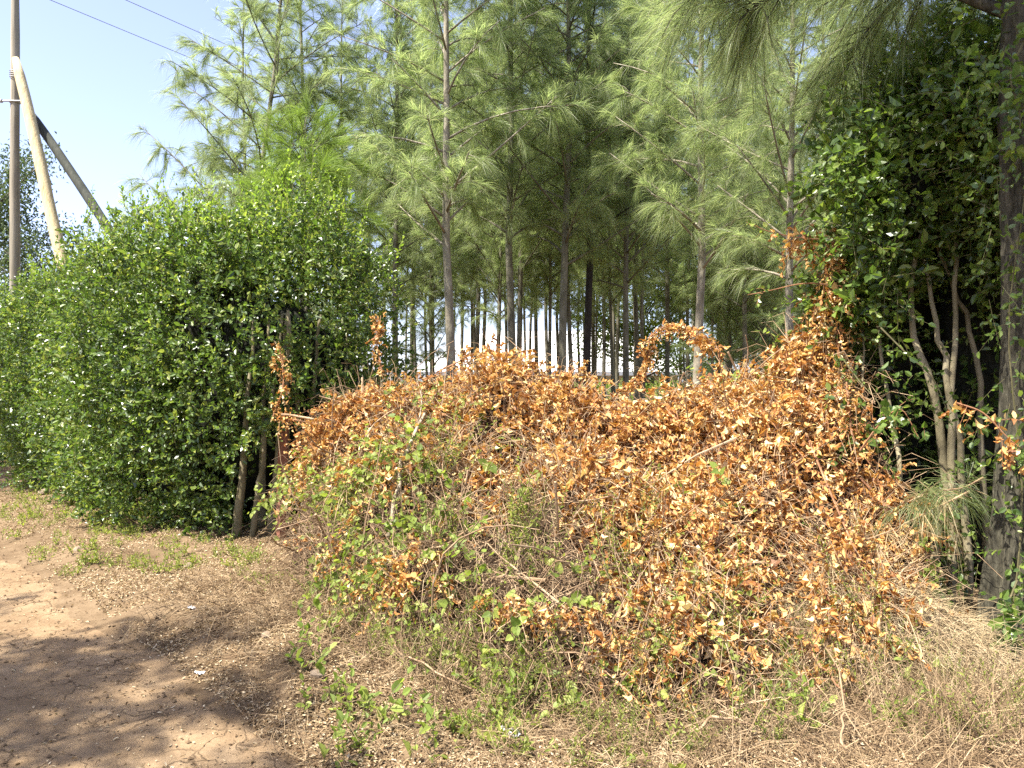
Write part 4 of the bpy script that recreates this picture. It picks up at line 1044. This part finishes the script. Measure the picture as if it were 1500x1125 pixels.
sprig_thing('leafy_shoot', 'spray of green leaves across the crooked stems', 'shrub', [PX(1290, 480, 4.9), PX(1330, 520, 4.8), PX(1370, 560, 4.75), PX(1400, 640, 4.7)], 26, 'hedge_big', .05, .032, 509, LEAF, L=(.06, .14), nl=5, jit=.08, twm='twig_green')
sprig_thing('leafy_shoot', 'low leafy shoots at the shaded foot of the glossy shrub', 'shrub', [PX(1240, 880, 4.7), PX(1280, 870, 4.65), PX(1340, 880, 4.6), PX(1400, 890, 4.5)], 30, 'hedge_big', .055, .036, 510, LEAF, L=(.06, .14), nl=5, jit=.1, twm='twig_green')
sprig_thing('leafy_shoot', 'leafy shoots filling the gap left of the crooked stems', 'shrub', [PX(1230, 520, 5.3), PX(1260, 560, 5.2), PX(1290, 600, 5.1), PX(1270, 660, 5.0)], 40, 'hedge_big', .05, .033, 511, LEAF, L=(.08, .18), nl=6, jit=.12, twm='twig_green')
sprig_thing('leafy_shoot', 'broad leaved seedling on the straw in front of the big tree', 'shrub', [PX(1398, 1010, 4.2), PX(1400, 985, 4.18), PX(1404, 965, 4.15), PX(1405, 955, 4.15)], 6, 'hedge_big', .07, .05, 508, LEAF, L=(.04, .08), nl=3, jit=.02)

# ------------------------------------------------------------------ utility pole, braces, wires
pp = PX(22, 430, 19.5)
pole = thing('utility_pole', 'weathered upright wooden utility pole behind the far end of the hedge', 'pole', (pp[0], 19.5, 0))
zt = np.linspace(-.1, 12.2, 30)
c = np.stack([.03 * vnoise(zt * .3, 0, 0, 61), .03 * vnoise(zt * .3, 4, 0, 62), zt], -1)
part('post', tubes(Acc(), c[None], (.135 - .004 * zt + .004 * vnoise(zt * 2, 0, 0, 63))[None], 14).mesh('pole_post', M['pole'], True), pole)
zb = 1.6 - (150 - 562.5) / 1177 * 19.5
a = Acc()
tubes(a, np.array([[(-.28, -.10, zb), (.22, -.10, zb)]]), np.array([[.022, .022]]), 8)
tubes(a, np.array([[(-.29, -.10, zb), (-.25, -.10, zb)]]), np.array([[.05, .05]]), 8)
part('bolt', a.mesh('pole_bolt', M['metal']), pole)
a = Acc(); th = np.linspace(0, 2 * PI, 25); tubes(a, np.stack([.112 * np.cos(th), .112 * np.sin(th), np.full(25, zb)], -1)[None], np.full((1, 25), .018), 6)
part('clamp', a.mesh('pole_clamp', M['metal']), pole)
a = Acc()
for q in range(4):
    zq = 1.6 - (104 - 562.5) / 1177 * 19.5 - .05 * q
    tubes(a, np.stack([-.002 + .112 * np.cos(th), .112 * np.sin(th), zq + .012 * np.sin(th)], -1)[None], np.full((1, 25), .008), 5)
part('wire_binding', a.mesh('pole_wire_binding', M['metal']), pole)
part('crossarm', tubes(Acc(), np.array([[(-.45, .2, 11.45), (.75, -.2, 11.45)]]), np.full((1, 2), .05), 4).mesh('pole_crossarm', M['pole']), pole)
def strut(name, label, top, foot, r0, r1, mat):
    v = np.array(foot) - np.array(top); ts = np.linspace(0, 1, 16)
    c = np.array(top)[None] + v[None] * ts[:, None] + np.stack([.015 * vnoise(ts * 5, k, 0, 64) for k in range(3)], -1)
    rad = np.linspace(r0, r1, 16) * (1 + .05 * vnoise(ts * 9, 0, 0, 65)); rad[0] *= .7
    o = part(name, tubes(Acc(), c[None], rad[None], 12).mesh(name, M[mat], True), None)
    return tag(o, label, 'pole')
strut('brace_pole', 'pale freshly peeled brace pole leaning against the utility pole', (PX(23, 85, 19.2)), (PX(112, 475, 18.2)), .11, .145, 'pole_new')
strut('brace_pole', 'dark tarred brace pole slanting away from the utility pole', (PX(40, 158, 19.45)), (PX(250, 470, 17.6)), .095, .115, 'pole_dark')
def wire(label, p0, p1, sag):
    t = np.linspace(0, 1, 40); c = np.array(p0)[None] * (1 - t)[:, None] + np.array(p1)[None] * t[:, None]; c[:, 2] -= sag * 4 * t * (1 - t)
    o = part('power_line', tubes(Acc(), c[None], np.full((1, 40), .009), 5).mesh('power_line', M['wire']), None)
    tag(o, label, 'wire', 'power lines running from the utility pole')
far = dup(pole, (13.5, 60, 0), 0, 1, 'second utility pole standing far behind the grove')
wire('lower power line running from the utility pole into the trees', (pp[0] - .35, 19.7, 11.47), (13.15, 60.2, 11.5), .25)
wire('upper power line running from the utility pole into the trees', (pp[0] + .7, 19.3, 11.75), (14.2, 59.8, 11.5), .1)

# ------------------------------------------------------------------ far trees, house, garden hedge
def broad_tree(name, label, x, y, H, cr, seed, mat='far_leaf', n=9000, leaf=.10, c0=.35, group=None):
    q = RNG(seed); ta, la = Acc(), Acc()
    zt = np.linspace(0, H * .8, 10)
    c = np.stack([.25 * vnoise(zt * .3, seed, 0, 71), .25 * vnoise(zt * .3, seed, 5, 72), zt], -1); c[:, :2] -= c[0, :2]
    tubes(ta, c[None], np.linspace(.16, .04, 10)[None] * H / 9, 8)
    nb = 26; zb = H * (c0 + (.95 - c0) * q.uniform(0, 1, nb)); az = q.uniform(0, 2 * PI, nb)
    Lb = cr * np.sqrt(np.clip(1 - ((zb / H - (c0 + .3)) / .62) ** 2, .1, 1)) * q.uniform(.6, 1.05, nb)
    b0 = np.stack([np.interp(zb * .75, zt, c[:, 0]), np.interp(zb * .75, zt, c[:, 1]), zb * .75], -1)
    e = np.stack([np.cos(az) * Lb, np.sin(az) * Lb, zb], -1)
    P = np.stack([b0, b0 * .5 + e * .5 + np.array([0, 0, .1]), e], 1)
    tubes(ta, P, np.broadcast_to(np.array([.05, .03, .01]) * H / 9, (nb, 3)), 4)
    k = q.integers(0, nb, n); f = q.uniform(.35, 1.1, n)[:, None]
    clump = q.normal(size=(nb, 3)) * .2
    pos = b0[k] * (1 - f) + e[k] * f + q.normal(size=(n, 3)) * cr * .14 + clump[k]
    leaves(la, pos, q.normal(size=(n, 3)) + np.array([0, 0, -.5]), np.array([0, 0, .8]) + rand_dir(q, n), q.uniform(.7, 1.3, n) * leaf, q.uniform(.7, 1.3, n) * leaf * .55, DIAM)
    o = thing(name, label, 'tree', (x, y, float(ground_z(x, y)) - .05), group=group)
    part('trunk', ta.mesh('far_trunk', M['bark'], True), o); part('crown', la.mesh('far_crown', M[mat]), o)
broad_tree('broadleaf_tree', 'grey green broadleaf tree at the left edge behind the utility pole', -20.5, 31, 11.8, 2.6, 601, n=12000, leaf=.16)
broad_tree('broadleaf_tree', 'lower broadleaf tree showing between hedge top and utility pole', -17.0, 30, 7.6, 1.9, 602, n=6000, leaf=.15)
broad_tree('broadleaf_tree', 'light green broadleaf tree in front of the right half of the white roof', 4.2, 27, 6.2, 2.3, 603, 'hedge_low', n=8000, leaf=.12)
for k, (x, y, H) in enumerate([(9, 34, 8), (12.5, 33, 8.5), (16, 33, 9), (20, 34, 9), (24, 36, 9.5), (14, 42, 10), (19, 43, 10), (-9.5, 40, 7.0)]):
    broad_tree('broadleaf_tree', 'dark broadleaf tree far behind the grove, closing the view to the right of the house' if k < 7 else 'broadleaf tree far behind the grove, left of the house', x, y, H, 2.8, 610 + k, n=7000, leaf=.2, c0=.15, group='broadleaf trees beyond the grove')

house = thing('house', 'white walled bungalow with bright pale hipped roof beyond the grove', 'house', (2.3, 46, 0))
def boxm(acc, x0, x1, y0, y1, z0, z1):
    v = [(x, y, z) for x in (x0, x1) for y in (y0, y1) for z in (z0, z1)]
    acc.add(v, {4: [(0, 1, 3, 2), (4, 6, 7, 5), (0, 4, 5, 1), (2, 3, 7, 6), (0, 2, 6, 4), (1, 5, 7, 3)]}); return acc
part('wall', boxm(Acc(), -7.2, 7.2, 0, 8, 0, 2.25).mesh('house_wall', M['wall']), house)
def hip(acc, x0, x1, y0, y1, z0, z1, inset):
    ym = (y0 + y1) / 2
    acc.add([(x0, y0, z0), (x1, y0, z0), (x1, y1, z0), (x0, y1, z0), (x0 + inset, ym, z1), (x1 - inset, ym, z1)],
            {4: [(0, 1, 5, 4), (2, 3, 4, 5), (0, 3, 2, 1)], 3: [(1, 2, 5), (3, 0, 4)]}); return acc
part('roof', hip(Acc(), -8.1, 8.1, -.9, 8.9, 2.29, 4.9, 4.2).mesh('house_roof', M['roof']), house)
part('fascia', boxm(Acc(), -8.1, 8.1, -.95, -.903, 2.08, 2.285).mesh('house_fascia', M['fascia']), house)
for wx in (-5, -1.5, 2, 5.2):
    w = part('window', boxm(Acc(), wx - .7, wx + .7, -.05, -.003, .9, 2.0).mesh('house_window', M['fascia']), house)
    part('pane', boxm(Acc(), wx - .62, wx + .62, -.065, -.053, .98, 1.92).mesh('window_pane', M['glass']), w)
GH = [(x, 40 + .4 * math.sin(x * 3), .8, 1.1, .8, .85) for x in np.arange(-6, 13, 1.5)]
hedge('garden_hedge', 'low yellow green garden hedge in front of the white roofed house', GH, 5200, 3, leaf=(.13, .085), mat='hedge_low', nl=7, L=(.2, .45), n_top=0, depth=.15, fill=1500)

# ------------------------------------------------------------------ trees across the road, outside the frame, whose shade falls on track and hedge
SHADE = [(-5.6, 2.7, 0, .64), (-4.75, 2.0, 1, .58), (-4.0, 1.3, 2, .52), (-6.6, 1.9, 0, .7), (-7.6, 3.6, 1, .6), (-4.6, .9, 2, .66), (-3.6, -.2, 1, .66), (-10.8, 11.6, 3, .72), (-11.6, 13.1, 4, .72), (-9.9, 10.3, 3, .66)]
for k, (x, y, i, s) in enumerate(SHADE):
    t = thing('casuarina_tree', 'casuarina across the dirt road whose shade falls on the track', 'tree', (x, y, float(ground_z(x, y))), k * 1.3, 'casuarina trees across the road')
    t.scale = (s, s, s)
    part('trunk', trunk_mesh(i, 'bark'), t); part('crown', protos[i][1], t)
